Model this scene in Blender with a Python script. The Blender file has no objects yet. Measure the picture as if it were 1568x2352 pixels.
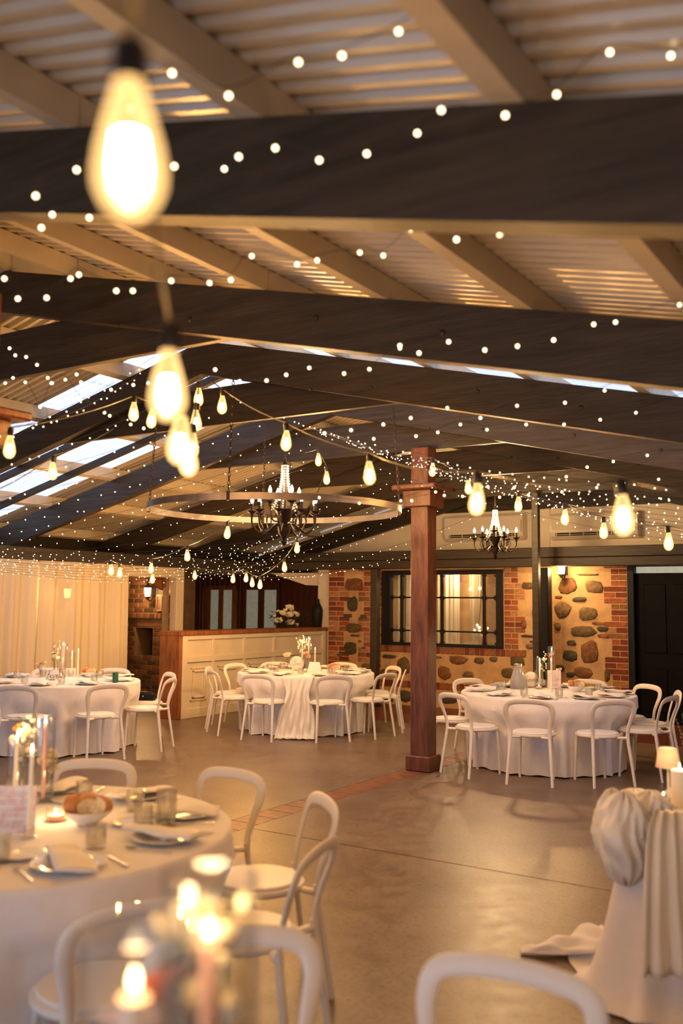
import bpy, math, random
from mathutils import Vector, Matrix
R = random.Random(7)
PI = math.pi
SC = bpy.context.scene
COL = SC.collection
# ------------------------------------------------------------------ camera
YAW, PITCH, ROLL, HC, FPX = math.radians(32.86), math.radians(5.46), math.radians(.537), 1.692, 2170.0
_f = Vector((-math.sin(YAW) * math.cos(PITCH), math.cos(YAW) * math.cos(PITCH), math.sin(PITCH)))
_r0 = Vector((math.cos(YAW), math.sin(YAW), 0)); _u0 = _r0.cross(_f)
_r = _r0 * math.cos(ROLL) + _u0 * math.sin(ROLL); _u = _u0 * math.cos(ROLL) - _r0 * math.sin(ROLL)
camd = bpy.data.cameras.new('camera'); cam = bpy.data.objects.new('camera', camd); COL.objects.link(cam)
cam.matrix_world = Matrix(((_r.x, _u.x, -_f.x, 0), (_r.y, _u.y, -_f.y, 0), (_r.z, _u.z, -_f.z, HC), (0, 0, 0, 1)))
camd.sensor_fit = 'VERTICAL'; camd.sensor_height = 36.0; camd.sensor_width = 24.0
camd.lens = FPX / 2352 * 36.0; camd.clip_start = .02; camd.clip_end = 200
camd.dof.use_dof = True; camd.dof.focus_distance = 10.5; camd.dof.aperture_fstop = 1.5
SC.camera = cam
# ------------------------------------------------------------------ world and exposure
w = bpy.data.worlds.new('world'); SC.world = w; w.use_nodes = True
w.node_tree.nodes['Background'].inputs[0].default_value = (.72, .80, 1.0, 1)
w.node_tree.nodes['Background'].inputs[1].default_value = 2.0
vs = SC.view_settings
vs.view_transform = 'Standard'; vs.look = 'None'; vs.gamma = 1; vs.exposure = 0.95; vs.use_curve_mapping = False
cy = SC.cycles
cy.use_denoising = True; cy.max_bounces = 6; cy.diffuse_bounces = 3; cy.glossy_bounces = 2
cy.transmission_bounces = 4; cy.transparent_max_bounces = 12; cy.use_adaptive_sampling = True; cy.adaptive_threshold = .05; cy.adaptive_min_samples = 16; cy.sample_clamp_indirect = 4.0; cy.sample_clamp_direct = 0
cy.caustics_reflective = False; cy.caustics_refractive = False; cy.blur_glossy = .5
WARM = (1.0, .60, .25)
BULB_W = 5.5
# ------------------------------------------------------------------ where a line of sight reaches a plane of the place
def ray(px, py): return _f + _r * ((px - 784) / FPX) - _u * ((py - 1176) / FPX)
O = Vector((0, 0, HC))
def onz(px, py, z=0.0): d = ray(px, py); return O + d * ((z - HC) / d.z)
def onY(px, py, Y): d = ray(px, py); return O + d * (Y / d.y)
def onX(px, py, X): d = ray(px, py); return O + d * (X / d.x)
FH = Vector((-math.sin(YAW), math.cos(YAW), 0)); RH = Vector((math.cos(YAW), math.sin(YAW), 0))
def at(px, py, d):                     # at horizontal distance d
    v = ray(px, py); return O + v * (d / v.dot(FH))
def floor_at(px, d): return FH * d + RH * ((px - 784) / FPX * d)
# ------------------------------------------------------------------ mesh helpers
class MB:
    def __init__(s): s.v = []; s.f = []; s.m = []
    def add(s, vs_, fs, mi=0):
        b = len(s.v); s.v += [tuple(p) for p in vs_]; s.f += [tuple(i + b for i in f) for f in fs]; s.m += [mi] * len(fs); return s
    def box(s, x0, x1, y0, y1, z0, z1, mi=0):
        return s.add([(x0, y0, z0), (x1, y0, z0), (x1, y1, z0), (x0, y1, z0), (x0, y0, z1), (x1, y0, z1), (x1, y1, z1), (x0, y1, z1)],
                     [(0, 3, 2, 1), (4, 5, 6, 7), (0, 1, 5, 4), (1, 2, 6, 5), (2, 3, 7, 6), (3, 0, 4, 7)], mi)
    def bbox(s, x0, x1, y0, y1, z0, z1, b=.005, mi=0):       # box with chamfered upright and top edges
        b = min(b, (x1 - x0) * .45, (y1 - y0) * .45, (z1 - z0) * .45)
        def ring(o, z): return [(x0 + o + (b - o), y0 + o, z), (x1 - b, y0 + o, z), (x1 - o, y0 + b, z), (x1 - o, y1 - b, z), (x1 - b, y1 - o, z), (x0 + b, y1 - o, z), (x0 + o, y1 - b, z), (x0 + o, y0 + b, z)]
        def inset(z): return [(x0 + b, y0 + b, z), (x1 - b, y0 + b, z), (x1 - b, y0 + b, z), (x1 - b, y1 - b, z), (x1 - b, y1 - b, z), (x0 + b, y1 - b, z), (x0 + b, y1 - b, z), (x0 + b, y0 + b, z)]
        rs = [inset(z0), ring(0, z0 + b), ring(0, z1 - b), inset(z1)]
        return s.loft(rs, True, True, mi)
    def loft(s, rings, closed=True, caps=False, mi=0):
        n = len(rings[0]); b = len(s.v)
        for r_ in rings: s.v += [tuple(p) for p in r_]
        k = n if closed else n - 1
        for i in range(len(rings) - 1):
            for j in range(k):
                a = b + i * n + j; c = b + i * n + (j + 1) % n
                s.f.append((a, c, c + n, a + n)); s.m.append(mi)
        if caps:
            s.f.append(tuple(b + j for j in reversed(range(n)))); s.m.append(mi)
            t = b + (len(rings) - 1) * n; s.f.append(tuple(t + j for j in range(n))); s.m.append(mi)
        return s
    def lathe(s, prof, n=20, c=(0, 0, 0), mi=0):
        rings = [[(c[0] + r * math.cos(2 * PI * j / n), c[1] + r * math.sin(2 * PI * j / n), c[2] + z) for j in range(n)] for r, z in prof]
        return s.loft(rings, True, True, mi)
    def tube(s, pts, rad, n=8, cap=True, mi=0, flat=None, up=None):
        pts = [Vector(p) for p in pts]; rings = []; nrm = None
        for i, p in enumerate(pts):
            t = (pts[min(i + 1, len(pts) - 1)] - pts[max(i - 1, 0)])
            t = t.normalized() if t.length > 1e-9 else Vector((0, 0, 1))
            if nrm is None:
                nrm = Vector(up) if up is not None else (Vector((0, 0, 1)) if abs(t.z) < .9 else Vector((1, 0, 0)))
            nrm = (nrm - t * nrm.dot(t))
            if nrm.length < 1e-6: nrm = t.orthogonal()
            nrm.normalize(); bi = t.cross(nrm)
            r = rad[i] if isinstance(rad, (list, tuple)) else rad
            ra, rb = r if isinstance(r, (list, tuple)) else (r, r)
            rings.append([p + nrm * (ra * math.cos(2 * PI * j / n)) + bi * (rb * math.sin(2 * PI * j / n)) for j in range(n)])
        return s.loft(rings, True, cap, mi)
    def sphere(s, c, r, n=10, m=6, sq=(1, 1, 1), mi=0):
        rings = []
        for i in range(m + 1):
            a = -PI / 2 + PI * i / m; rr = max(math.cos(a), .02)
            rings.append([(c[0] + r * sq[0] * rr * math.cos(2 * PI * j / n), c[1] + r * sq[1] * rr * math.sin(2 * PI * j / n), c[2] + r * sq[2] * math.sin(a)) for j in range(n)])
        return s.loft(rings, True, True, mi)
    def mesh(s, name, mats, smooth=False):
        me = bpy.data.meshes.new(name); me.from_pydata(s.v, [], s.f); me.update()
        for m in (mats if isinstance(mats, (list, tuple)) else [mats]): me.materials.append(m)
        if any(s.m): me.polygons.foreach_set('material_index', s.m)
        if smooth:
            me.polygons.foreach_set('use_smooth', [True] * len(me.polygons))
            if smooth != 'all':
                try: me.set_sharp_from_angle(angle=math.radians(smooth if smooth is not True else 42))
                except Exception: pass
        return me
    def obj(s, name, mats, parent=None, smooth=False, loc=None, rot=None):
        return place(name, s.mesh(name, mats, smooth), parent, loc, rot)
def place(name, data, parent=None, loc=None, rot=None):
    o = bpy.data.objects.new(name, data); COL.objects.link(o)
    if parent is not None: o.parent = parent
    if loc is not None: o.location = loc
    if rot is not None: o.rotation_euler = rot
    return o
def tag(o, label=None, cat=None, group=None, kind=None):
    if label: o['label'] = label
    if cat: o['category'] = cat
    if group: o['group'] = group
    if kind: o['kind'] = kind
    return o
def thing(name, label, cat, loc=(0, 0, 0), rz=0.0, group=None):
    o = place(name, None, None, loc, (0, 0, rz)); o.empty_display_size = .1
    return tag(o, label, cat, group)
def struct(o): o['kind'] = 'structure'; return o
def srt(name, parent=None): o = place(name, None, parent); o.empty_display_size = .1; return struct(o) if parent is None else o
def dup(root, loc, rz=0.0, label=None, group=None, rot=None):
    r = root.copy(); COL.objects.link(r); r.location = loc; r.rotation_euler = rot if rot else (0, 0, rz)
    if label: r['label'] = label
    if group: r['group'] = group
    for ch in list(root.children):
        c = ch.copy(); COL.objects.link(c); c.parent = r
        for g in list(ch.children):
            d = g.copy(); COL.objects.link(d); d.parent = c
    return r
def catmull(pts, k=6):
    P = [Vector(p) for p in pts]; P = [P[0] * 2 - P[1]] + P + [P[-1] * 2 - P[-2]]; out = []
    for i in range(1, len(P) - 2):
        a, b, c, d = P[i - 1:i + 3]
        for j in range(k):
            t = j / k
            out.append(.5 * ((2 * b) + (c - a) * t + (2 * a - 5 * b + 4 * c - d) * t * t + (3 * b - a - 3 * c + d) * t ** 3))
    return out + [P[-2]]
# ------------------------------------------------------------------ materials
MATS = {}
def lin(c):
    return tuple(((x / 12.92) if x <= .04045 else ((x + .055) / 1.055) ** 2.4) for x in c)
def hexc(h): return lin(tuple(int(h[i:i + 2], 16) / 255 for i in (0, 2, 4)))
def mat(name, col, rough=.5, metal=0.0, var=0.0, scale=8.0, stretch=(1, 1, 1), bump=0.0, bscale=None, col2=None, trans=0.0, ior=1.45, emit=None, estr=0.0, sheen=0.0, alpha=1.0, spec=.5, coat=0.0, sss=0.0):
    if isinstance(col, str): col = hexc(col)
    if isinstance(col2, str): col2 = hexc(col2)
    m = bpy.data.materials.new(name); m.use_nodes = True; nt = m.node_tree; N = nt.nodes; L = nt.links
    b = N['Principled BSDF']; I = b.inputs
    I['Base Color'].default_value = (*col, 1); I['Roughness'].default_value = rough; I['Metallic'].default_value = metal
    I['Specular IOR Level'].default_value = spec; I['IOR'].default_value = ior; I['Transmission Weight'].default_value = trans
    I['Coat Weight'].default_value = coat; I['Alpha'].default_value = alpha; I['Sheen Weight'].default_value = sheen
    if emit is not None:
        I['Emission Color'].default_value = (*(hexc(emit) if isinstance(emit, str) else emit), 1); I['Emission Strength'].default_value = estr
    if var or bump or col2:
        tc = N.new('ShaderNodeTexCoord'); mp = N.new('ShaderNodeMapping'); mp.inputs['Scale'].default_value = stretch
        L.new(tc.outputs['Object'], mp.inputs['Vector'])
        if var or col2:
            nz = N.new('ShaderNodeTexNoise'); nz.inputs['Scale'].default_value = scale; nz.inputs['Detail'].default_value = 6; nz.inputs['Roughness'].default_value = .62
            L.new(mp.outputs[0], nz.inputs['Vector'])
            rp = N.new('ShaderNodeValToRGB'); rp.color_ramp.elements[0].position = .32; rp.color_ramp.elements[1].position = .68
            c2 = col2 if col2 else tuple(min(1, x * (1 + var)) for x in col)
            c1 = col if col2 else tuple(x * (1 - var) for x in col)
            rp.color_ramp.elements[0].color = (*c1, 1); rp.color_ramp.elements[1].color = (*c2, 1)
            L.new(nz.outputs['Fac'], rp.inputs[0]); L.new(rp.outputs[0], I['Base Color'])
        if bump:
            n2 = N.new('ShaderNodeTexNoise'); n2.inputs['Scale'].default_value = bscale or scale; n2.inputs['Detail'].default_value = 4
            L.new(mp.outputs[0], n2.inputs['Vector'])
            bp = N.new('ShaderNodeBump'); bp.inputs['Strength'].default_value = bump; bp.inputs['Distance'].default_value = .01
            L.new(n2.outputs['Fac'], bp.inputs['Height']); L.new(bp.outputs[0], I['Normal'])
    MATS[name] = m
    return m
def emat(name, col, s, sample=True):
    m = bpy.data.materials.new(name); m.use_nodes = True; nt = m.node_tree; nt.nodes.clear()
    e = nt.nodes.new('ShaderNodeEmission'); e.inputs[0].default_value = (*col, 1); e.inputs[1].default_value = s
    o = nt.nodes.new('ShaderNodeOutputMaterial'); nt.links.new(e.outputs[0], o.inputs[0])
    m.cycles.emission_sampling = 'AUTO' if sample else 'NONE'
    MATS[name] = m; return m
def clear_mat(name, tint=(1, 1, 1), refl=.08, rough=.02):       # thin clear glass: see-through with a sharp reflection
    m = bpy.data.materials.new(name); m.use_nodes = True; nt = m.node_tree; nt.nodes.clear(); N = nt.nodes; L = nt.links
    t = N.new('ShaderNodeBsdfTransparent'); t.inputs[0].default_value = (*tint, 1)
    g = N.new('ShaderNodeBsdfGlossy'); g.inputs['Roughness'].default_value = rough
    fr = N.new('ShaderNodeLayerWeight'); fr.inputs[0].default_value = .22
    mm = N.new('ShaderNodeMath'); mm.operation = 'MULTIPLY_ADD'; mm.inputs[1].default_value = .55; mm.inputs[2].default_value = refl; mm.use_clamp = True
    L.new(fr.outputs['Facing'], mm.inputs[0])
    mx = N.new('ShaderNodeMixShader'); L.new(mm.outputs[0], mx.inputs[0]); L.new(t.outputs[0], mx.inputs[1]); L.new(g.outputs[0], mx.inputs[2])
    o = N.new('ShaderNodeOutputMaterial'); L.new(mx.outputs[0], o.inputs[0]); MATS[name] = m; return m
def sheer(name, col, transl, transp, var=.12):                   # cloth or sheet that lets some light through
    m = bpy.data.materials.new(name); m.use_nodes = True; nt = m.node_tree; nt.nodes.clear(); N = nt.nodes; L = nt.links
    d = N.new('ShaderNodeBsdfDiffuse'); d.inputs[0].default_value = (*col, 1)
    t = N.new('ShaderNodeBsdfTranslucent'); t.inputs[0].default_value = (*col, 1)
    p = N.new('ShaderNodeBsdfTransparent'); p.inputs[0].default_value = (*col, 1)
    a = N.new('ShaderNodeMixShader'); a.inputs[0].default_value = transl; L.new(d.outputs[0], a.inputs[1]); L.new(t.outputs[0], a.inputs[2])
    b = N.new('ShaderNodeMixShader'); b.inputs[0].default_value = transp; L.new(a.outputs[0], b.inputs[1]); L.new(p.outputs[0], b.inputs[2])
    o = N.new('ShaderNodeOutputMaterial'); L.new(b.outputs[0], o.inputs[0]); MATS[name] = m; return m
M_SHEET = mat('cream roof sheet', (.47, .415, .33), .3, var=.06, scale=1.5, spec=.6)
M_PURLIN = mat('cream painted purlin', (.46, .40, .30), .55, var=.10, scale=3)
M_CLEAR = sheer('translucent roof sheet', (.55, .59, .66), .80, .06)
M_DARKW = mat('dark stained timber', (.034, .024, .0145), .5, var=.45, scale=3.0, stretch=(.6, 6, 9), bump=.35, bscale=14, spec=.4)
M_POSTW = mat('red brown hardwood', (.115, .036, .014), .38, var=.55, scale=5.0, stretch=(5, 5, .7), bump=.2, bscale=20)
M_CONC = None
def concrete():
    m = bpy.data.materials.new('polished concrete'); m.use_nodes = True; nt = m.node_tree; N = nt.nodes; L = nt.links
    b = N['Principled BSDF']; tc = N.new('ShaderNodeTexCoord')
    def noise(sc, det, ro):
        n = N.new('ShaderNodeTexNoise'); n.inputs['Scale'].default_value = sc; n.inputs['Detail'].default_value = det; n.inputs['Roughness'].default_value = ro; L.new(tc.outputs['Object'], n.inputs['Vector']); return n
    def ramp(n, p0, c0, p1, c1):
        r = N.new('ShaderNodeValToRGB'); r.color_ramp.elements[0].position = p0; r.color_ramp.elements[1].position = p1; r.color_ramp.elements[0].color = (*c0, 1); r.color_ramp.elements[1].color = (*c1, 1); L.new(n.outputs['Fac'], r.inputs[0]); return r
    def mul(x, y, f):
        mx = N.new('ShaderNodeMix'); mx.data_type = 'RGBA'; mx.blend_type = 'MULTIPLY'; mx.inputs[0].default_value = f; L.new(x, mx.inputs[6]); L.new(y, mx.inputs[7]); return mx.outputs[2]
    n1, n2, n3, n4 = noise(1.1, 8, .7), noise(38, 4, .75), noise(7, 6, .7), noise(110, 3, .8)
    r1 = ramp(n1, .3, (.150, .098, .062), .72, (.255, .178, .118)); r2 = ramp(n2, .36, (.38, .34, .32), .50, (1, 1, 1)); r3_ = ramp(n3, .35, (.74, .70, .66), .65, (1.08, 1.06, 1.0)); r4 = ramp(n4, .33, (.35, .30, .28), .45, (1, 1, 1))
    L.new(mul(mul(mul(r1.outputs[0], r3_.outputs[0], .9), r2.outputs[0], .75), r4.outputs[0], .6), b.inputs['Base Color'])
    r3 = N.new('ShaderNodeMapRange'); r3.inputs[3].default_value = .24; r3.inputs[4].default_value = .52; L.new(n3.outputs['Fac'], r3.inputs[0]); L.new(r3.outputs[0], b.inputs['Roughness'])
    bp = N.new('ShaderNodeBump'); bp.inputs['Strength'].default_value = .12; bp.inputs['Distance'].default_value = .004; L.new(n2.outputs['Fac'], bp.inputs['Height']); L.new(bp.outputs[0], b.inputs['Normal'])
    b.inputs['Specular IOR Level'].default_value = .5
    return m
M_CONC = concrete()
M_STRIP = mat('terracotta strip brick', (.20, .075, .035), .4, var=.3, scale=9, bump=.1)
M_REDPAVE = mat('dark red paving', (.13, .035, .018), .35, var=.3, scale=6)
M_GAP = mat('dark joint', (.03, .022, .016), .8)
M_MORTAR = mat('tan lime mortar', (.48, .30, .145), .85, var=.22, scale=5, bump=.5, bscale=40)
M_STONE = [mat('field stone a', (.11, .072, .032), .85, var=.5, scale=14, bump=.6, bscale=30), mat('field stone b', (.16, .10, .045), .85, var=.5, scale=16, bump=.6, bscale=30), mat('field stone c', (.065, .055, .030), .85, var=.5, scale=14, bump=.6, bscale=30), mat('field stone d', (.17, .075, .030), .85, var=.5, scale=14, bump=.6, bscale=30)]
M_BRICK = [mat('brick dark red', (.15, .030, .014), .8, var=.35, scale=14, bump=.4, bscale=40), mat('brick orange red', (.26, .075, .028), .8, var=.4, scale=14, bump=.4, bscale=40), mat('brick washed', (.34, .155, .075), .85, var=.45, scale=16, bump=.4, bscale=40), mat('brick brown', (.20, .085, .036), .85, var=.4, scale=14, bump=.4, bscale=40)]
M_FBRICK = [mat('hearth brick a', (.10, .040, .020), .6, var=.4, scale=14, bump=.4, bscale=40), mat('hearth brick b', (.15, .065, .030), .6, var=.4, scale=14, bump=.4, bscale=40), mat('hearth brick c', (.06, .028, .018), .6, var=.4, scale=14, bump=.4, bscale=40)]
M_FMORT = mat('hearth mortar', (.16, .095, .05), .9, var=.2)
M_WHITEW = mat('cream painted wall', (.80, .70, .53), .7, var=.05, scale=3)
M_BARW = mat('cream painted joinery', (.62, .54, .41), .45, var=.05, scale=4)
M_BARTOP = mat('oiled hardwood', (.24, .085, .030), .35, var=.45, scale=4, stretch=(5, 5, .8), bump=.15, bscale=20)
M_PANEL = mat('dark red boarding', (.075, .018, .008), .35, var=.5, scale=4, stretch=(6, 6, .6))
M_DOORW = mat('amber door timber', (.21, .075, .020), .4, var=.4, scale=4, stretch=(6, 6, .7))
M_FROST = mat('frosted pane with painted glow', (.36, .42, .38), .35, var=.15, scale=12, spec=.6, emit=(.74, .80, .62), estr=.07)  # faint emission stands in for light from the room behind
M_BLACK = mat('black paint', (.008, .0075, .008), .5, var=.2, spec=.2)
M_BLACKD = mat('black door paint', (.004, .0036, .004), .6, var=.3, spec=.1)
M_IRON = mat('dark wrought iron', (.040, .028, .022), .42, .7, var=.3, scale=20)
M_STEEL = mat('grey hoop iron', (.20, .17, .15), .45, .8, var=.2)
M_CHAIR = mat('white resin', (.78, .73, .66), .42, var=.02)
M_CUSH = mat('white seat vinyl', (.86, .82, .76), .4)
M_CLOTH = mat('white linen', (.80, .77, .76), .85, var=.03, scale=20, bump=.12, bscale=160, sheen=.2)
M_SATIN = mat('white satin', (.84, .80, .72), .33, bump=.06, bscale=30, spec=.6)
M_NAPKIN = mat('ivory napkin', (.82, .78, .74), .85, bump=.1, bscale=120)
M_CHINA = mat('white china', (.83, .81, .78), .12, spec=.6)
M_GLASS = clear_mat('clear glass', (.985, .985, .97), .025)
M_CUT = clear_mat('cut glass', (.95, .94, .90), .16, .06)
M_SILVER = mat('cutlery steel', (.62, .58, .52), .2, 1.0)
M_WAXI = mat('ivory wax', (.85, .76, .60), .5, emit=(1, .62, .30), estr=.04)
M_WAXP = mat('pink wax', (.76, .42, .32), .5, emit=(1, .45, .25), estr=.03)
M_FLAME = emat('candle flame', (1.0, .74, .38), 8, False)
M_BULBGLOW = emat('lit filament', (1.0, .70, .34), 60, False)
M_FAIRY = emat('fairy light', (1.0, .72, .40), 4.5, False)
M_CHANDB = emat('lit candle bulb', (1.0, .74, .42), 8, False)
M_CABLE = mat('black cable', (.012, .010, .009), .5)
M_BLKPL = mat('black bakelite', (.015, .012, .010), .4)
M_LAMPG = emat('lit lantern glass', (1.0, .66, .28), 14, False)
# ================================================================== the roof
AL = 2.18
RX, LX = 2.1, -11.82                       # eaves
def zr(X): return 2.43 - .235 * X          # underside of a right rafter
def zl(X): return 5.19 + .245 * X          # underside of a left rafter
RIDGE = (2.43 - 5.19) / (.245 + .235)
zb = lambda X: zr(X) if X > RIDGE else zl(X)
RD, PD = .31, .13
ceiling = srt('ceiling')
def slope_box(x0, x1, y0, y1, o0, o1):
    b = MB(); a, c = zb(x0 if x0 != RIDGE else x0), zb(x1)
    return b.add([(x0, y0, a + o0), (x1, y0, c + o0), (x1, y1, c + o0), (x0, y1, a + o0), (x0, y0, a + o1), (x1, y0, c + o1), (x1, y1, c + o1), (x0, y1, a + o1)],
                 [(0, 3, 2, 1), (4, 5, 6, 7), (0, 1, 5, 4), (1, 2, 6, 5), (2, 3, 7, 6), (3, 0, 4, 7)])
for n in range(-1, 8):
    y = AL * n
    slope_box(RIDGE + 1e-6, RX, y - .05, y + .05, 0, RD).obj('rafter', M_DARKW, ceiling)
    slope_box(LX, RIDGE, y - .05, y + .05, 0, RD).obj('rafter', M_DARKW, ceiling)
    zc, zt = 3.31, 3.66
    xr0, xr1 = (2.43 - zc) / .235 + .25, (2.43 - zt + .25) / .235
    xl0, xl1 = (zc - 5.19) / .245 - .25, (zt - 5.19 - .25) / .245
    b = MB(); pr = [(xl0, zc), (xr0, zc), (xr1, zt), (xl1, zt)]
    b.loft([[(x, y + .05, z) for x, z in pr], [(x, y + .10, z) for x, z in pr]], True, True)
    b.obj('collar_beam', M_DARKW, ceiling)
    # bolt heads where the collar is fixed
    if n in (2, 3, 4, 5):
        for bx_, bz in ((xr1 - .35, zt - .16), (xr1 + .25, zt - .22), (xr1 + 1.2, zb(xr1 + 1.2) + .17), (xr1 + 2.0, zb(xr1 + 2.0) + .15)):
            MB().sphere((bx_, y - .052, bz), .018, 8, 4, (1, .6, 1)).obj('bolt', M_IRON, ceiling)
pur_r = [1.6 - .83 * k for k in range(9)]; pur_l = [-11.6 + 1.22 * k for k in range(5)]
for X in pur_r + pur_l + [RIDGE]:
    y0 = -2.2
    while y0 < 15.2:                      # purlins come in bay lengths, lapped over the rafters
        z = zb(X) + RD
        wdt = .045
        dz = zb(X + wdt) - zb(X - wdt) if X != RIDGE else 0
        b = MB(); y1 = min(y0 + AL - .004, 15.3)
        b.add([(X - wdt, y0, z - dz / 2), (X + wdt, y0, z + dz / 2), (X + wdt, y1, z + dz / 2), (X - wdt, y1, z - dz / 2), (X - wdt, y0, z + PD - dz / 2), (X + wdt, y0, z + PD + dz / 2), (X + wdt, y1, z + PD + dz / 2), (X - wdt, y1, z + PD - dz / 2)],
              [(0, 3, 2, 1), (4, 5, 6, 7), (0, 1, 5, 4), (1, 2, 6, 5), (2, 3, 7, 6), (3, 0, 4, 7)])
        b.obj('purlin', M_PURLIN, ceiling)
        y0 += AL
# corrugated sheets, each .76 m wide, running from ridge to eave
def sheet(ya, yb, side):
    n = max(1, round((yb - ya) / .095)); prof = []
    for k in range(n):
        t = (yb - ya) / n; y = ya + k * t
        prof += [(y, 0), (y + t * .30, 0), (y + t * .42, .026), (y + t * .86, .026)]
    prof.append((yb, 0))
    xa, xb = (RIDGE + .0, RX + .15) if side > 0 else (LX - .15, RIDGE)
    za, zc_ = (zr(xa), zr(xb)) if side > 0 else (zl(xa), zl(xb))
    o = RD + PD + .002
    b = MB(); b.loft([[(xa, y, za + o + h) for y, h in prof], [(xb, y, zc_ + o + h) for y, h in prof]], False)
    return b
Y_CLEAR = (6.40, 8.60)
for side in (1, -1):
    y = -2.9
    while y < 15.25:
        y2 = y + .76
        if y < Y_CLEAR[0] < y2: y2 = Y_CLEAR[0]
        if y < Y_CLEAR[1] < y2: y2 = Y_CLEAR[1]
        clear = Y_CLEAR[0] - .01 <= y < Y_CLEAR[1] - .01
        sheet(y, min(y2, 15.5), side).obj('roof_sheet', M_CLEAR if clear else M_SHEET, ceiling, 42)
        y = y2
    MB()
for yy in (7.22, 7.92):                    # dark battens under the clear sheets, parallel to the rafters
    for (x0, x1) in ((LX, RIDGE), (RIDGE + 1e-6, RX)):
        slope_box(x0, x1, yy - .028, yy + .028, RD - .075, RD).obj('batten', M_DARKW, ceiling)
slope_box(RIDGE - .12, RIDGE, -2.9, 15.5, RD + PD + .03, RD + PD + .05).obj('ridge_cap', M_SHEET, ceiling)
# ================================================================== the floor
fl = srt('floor')
MB().box(-15.5, 3, -4, 16.6, -.08, -.012).obj('bed', M_GAP, fl)
G = .006
for x0, x1 in ((-15.5, -4.786), (-4.524, 3.0)):
    for y0, y1 in ((-4, 5.752 - G), (5.752 + G, 11.98)):
        MB().box(x0, x1, y0, y1, -.012, 0).obj('slab', M_CONC, fl)
MB().box(-15.5, 3, 11.99, 16.6, -.012, 0).obj('paving', M_REDPAVE, fl)
sb = MB().bbox(-.127, .127, -.112, .112, -.012, .0005, .004).mesh('strip_brick', M_STRIP)
k = 0
y = -3.9
while y < 11.9:
    place('brick', sb, fl, (-4.655, y, 0), (0, 0, 0))
    y += .23
# ================================================================== timber posts
def timber_post(x, y, top, label, caph):
    t = thing('timber_post', label, 'post', (x, y, 0))
    MB().bbox(-.1, .1, -.1, .1, .12, top, .008).obj('shaft', M_POSTW, t)
    MB().bbox(-.138, .138, -.138, .138, .0, .155, .012).obj('base', M_POSTW, t)
    MB().bbox(-.16, .16, -.16, .16, caph, caph + .17, .006).obj('collar_block', M_POSTW, t)
    MB().bbox(-.25, .25, -.25, .25, caph + .17, caph + .225, .012).obj('cap_moulding', M_POSTW, t)
    return t
timber_post(-4.612, 8.72, 3.309, 'red-brown square timber post with block base standing on the brick strip', 2.685)
timber_post(-5.00, 3.57, 3.59, 'red-brown timber post with moulded cap beside the candlelit table with bread', 2.62)
# dark posts before the stone wall
for (x, y, hw, top, lab) in ((-8.07, 13.55, .062, 2.24, 'slim dark timber post left of the barred window'), (-5.05, 13.02, .048, 3.309, 'tall slim dark timber post rising past the beam under the air conditioner'), (-5.17, 13.66, .085, 2.24, 'black square post standing against the stone wall under the beam')):
    t = thing('dark_post', lab, 'post', (x, y, 0)); MB().bbox(-hw, hw, -hw, hw, 0, top, .006).obj('shaft', M_DARKW if hw < .08 else M_BLACK, t)
    MB().bbox(-hw - .02, hw + .02, -hw - .02, hw + .02, 0, .03, .004).obj('base_plate', M_IRON, t)
# ================================================================== the far stone wall
wf = srt('wall_far')
YW = 14.0
WX0, WX1, WZ0, WZ1 = -8.20, -5.98, .985, 2.236      # window opening
DX0, DX1 = -4.02, -1.9                               # door opening
b = MB()
for x0, x1, z0, z1 in ((-9.30, WX0, 0, 2.5), (WX0, WX1, 0, WZ0), (WX0, WX1, WZ1, 2.5), (WX1, DX0, 0, 2.5), (DX1, 3, 0, 2.5), (DX0, DX1, 2.27, 2.5)):
    b.box(x0, x1, YW, YW + .28, z0, z1)
b.obj('mortar_wall', M_MORTAR, wf)
bm = {}
def brick_mesh(L, m, H=.074):
    key = (round(L, 3), m, H)
    if key not in bm: bm[key] = MB().bbox(-L / 2, L / 2, -.006, .02, -H / 2, H / 2, .006).mesh('brick', M_BRICK[m])
    return bm[key]
def bpick(): return R.choices((0, 1, 2, 3), (3, 4, 4, 3))[0]
CO = .0865
def quoin(xa, xb, toothL, toothR, z0, z1):
    n = int((z1 - z0) / CO)
    for i in range(n):
        z = z0 + CO * (i + .5)
        ph = (i // 3) % 2
        a = xa - (toothL if ph else 0); c = xb + (toothR if ph else 0)
        wd = c - a; nb = max(1, round(wd / (.235 if i % 2 else .12 if wd < .3 else .18)))
        L = wd / nb
        for j in range(nb): place('brick', brick_mesh(round(L - .010, 3), bpick()), wf, (a + L * (j + .5), YW, z))
quoin(-9.295, -8.97, 0, .115, .41, 2.45)
quoin(-8.57, -8.21, .11, 0, .41, 2.45)
quoin(-5.97, -5.73, 0, .115, .98, 2.45)
quoin(-4.27, -4.03, .11, 0, .41, 2.45)
def soldier(xa, xb, z0, z1):
    n = round((xb - xa) / .088); st = (xb - xa) / n
    for i in range(n):
        key = ('s', R.randrange(3), z1 - z0)
        if key not in bm: bm[key] = MB().bbox(-st / 2 + .005, st / 2 - .005, -.014, .02, -(z1 - z0) / 2, (z1 - z0) / 2, .006).mesh('brick', M_BRICK[(0, 1, 3)[key[1]]])
        place('brick', bm[key], wf, (xa + st * (i + .5), YW, (z0 + z1) / 2))
soldier(-8.24, -5.60, .870, .978)
soldier(-9.29, -4.03, .292, .402)
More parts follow.
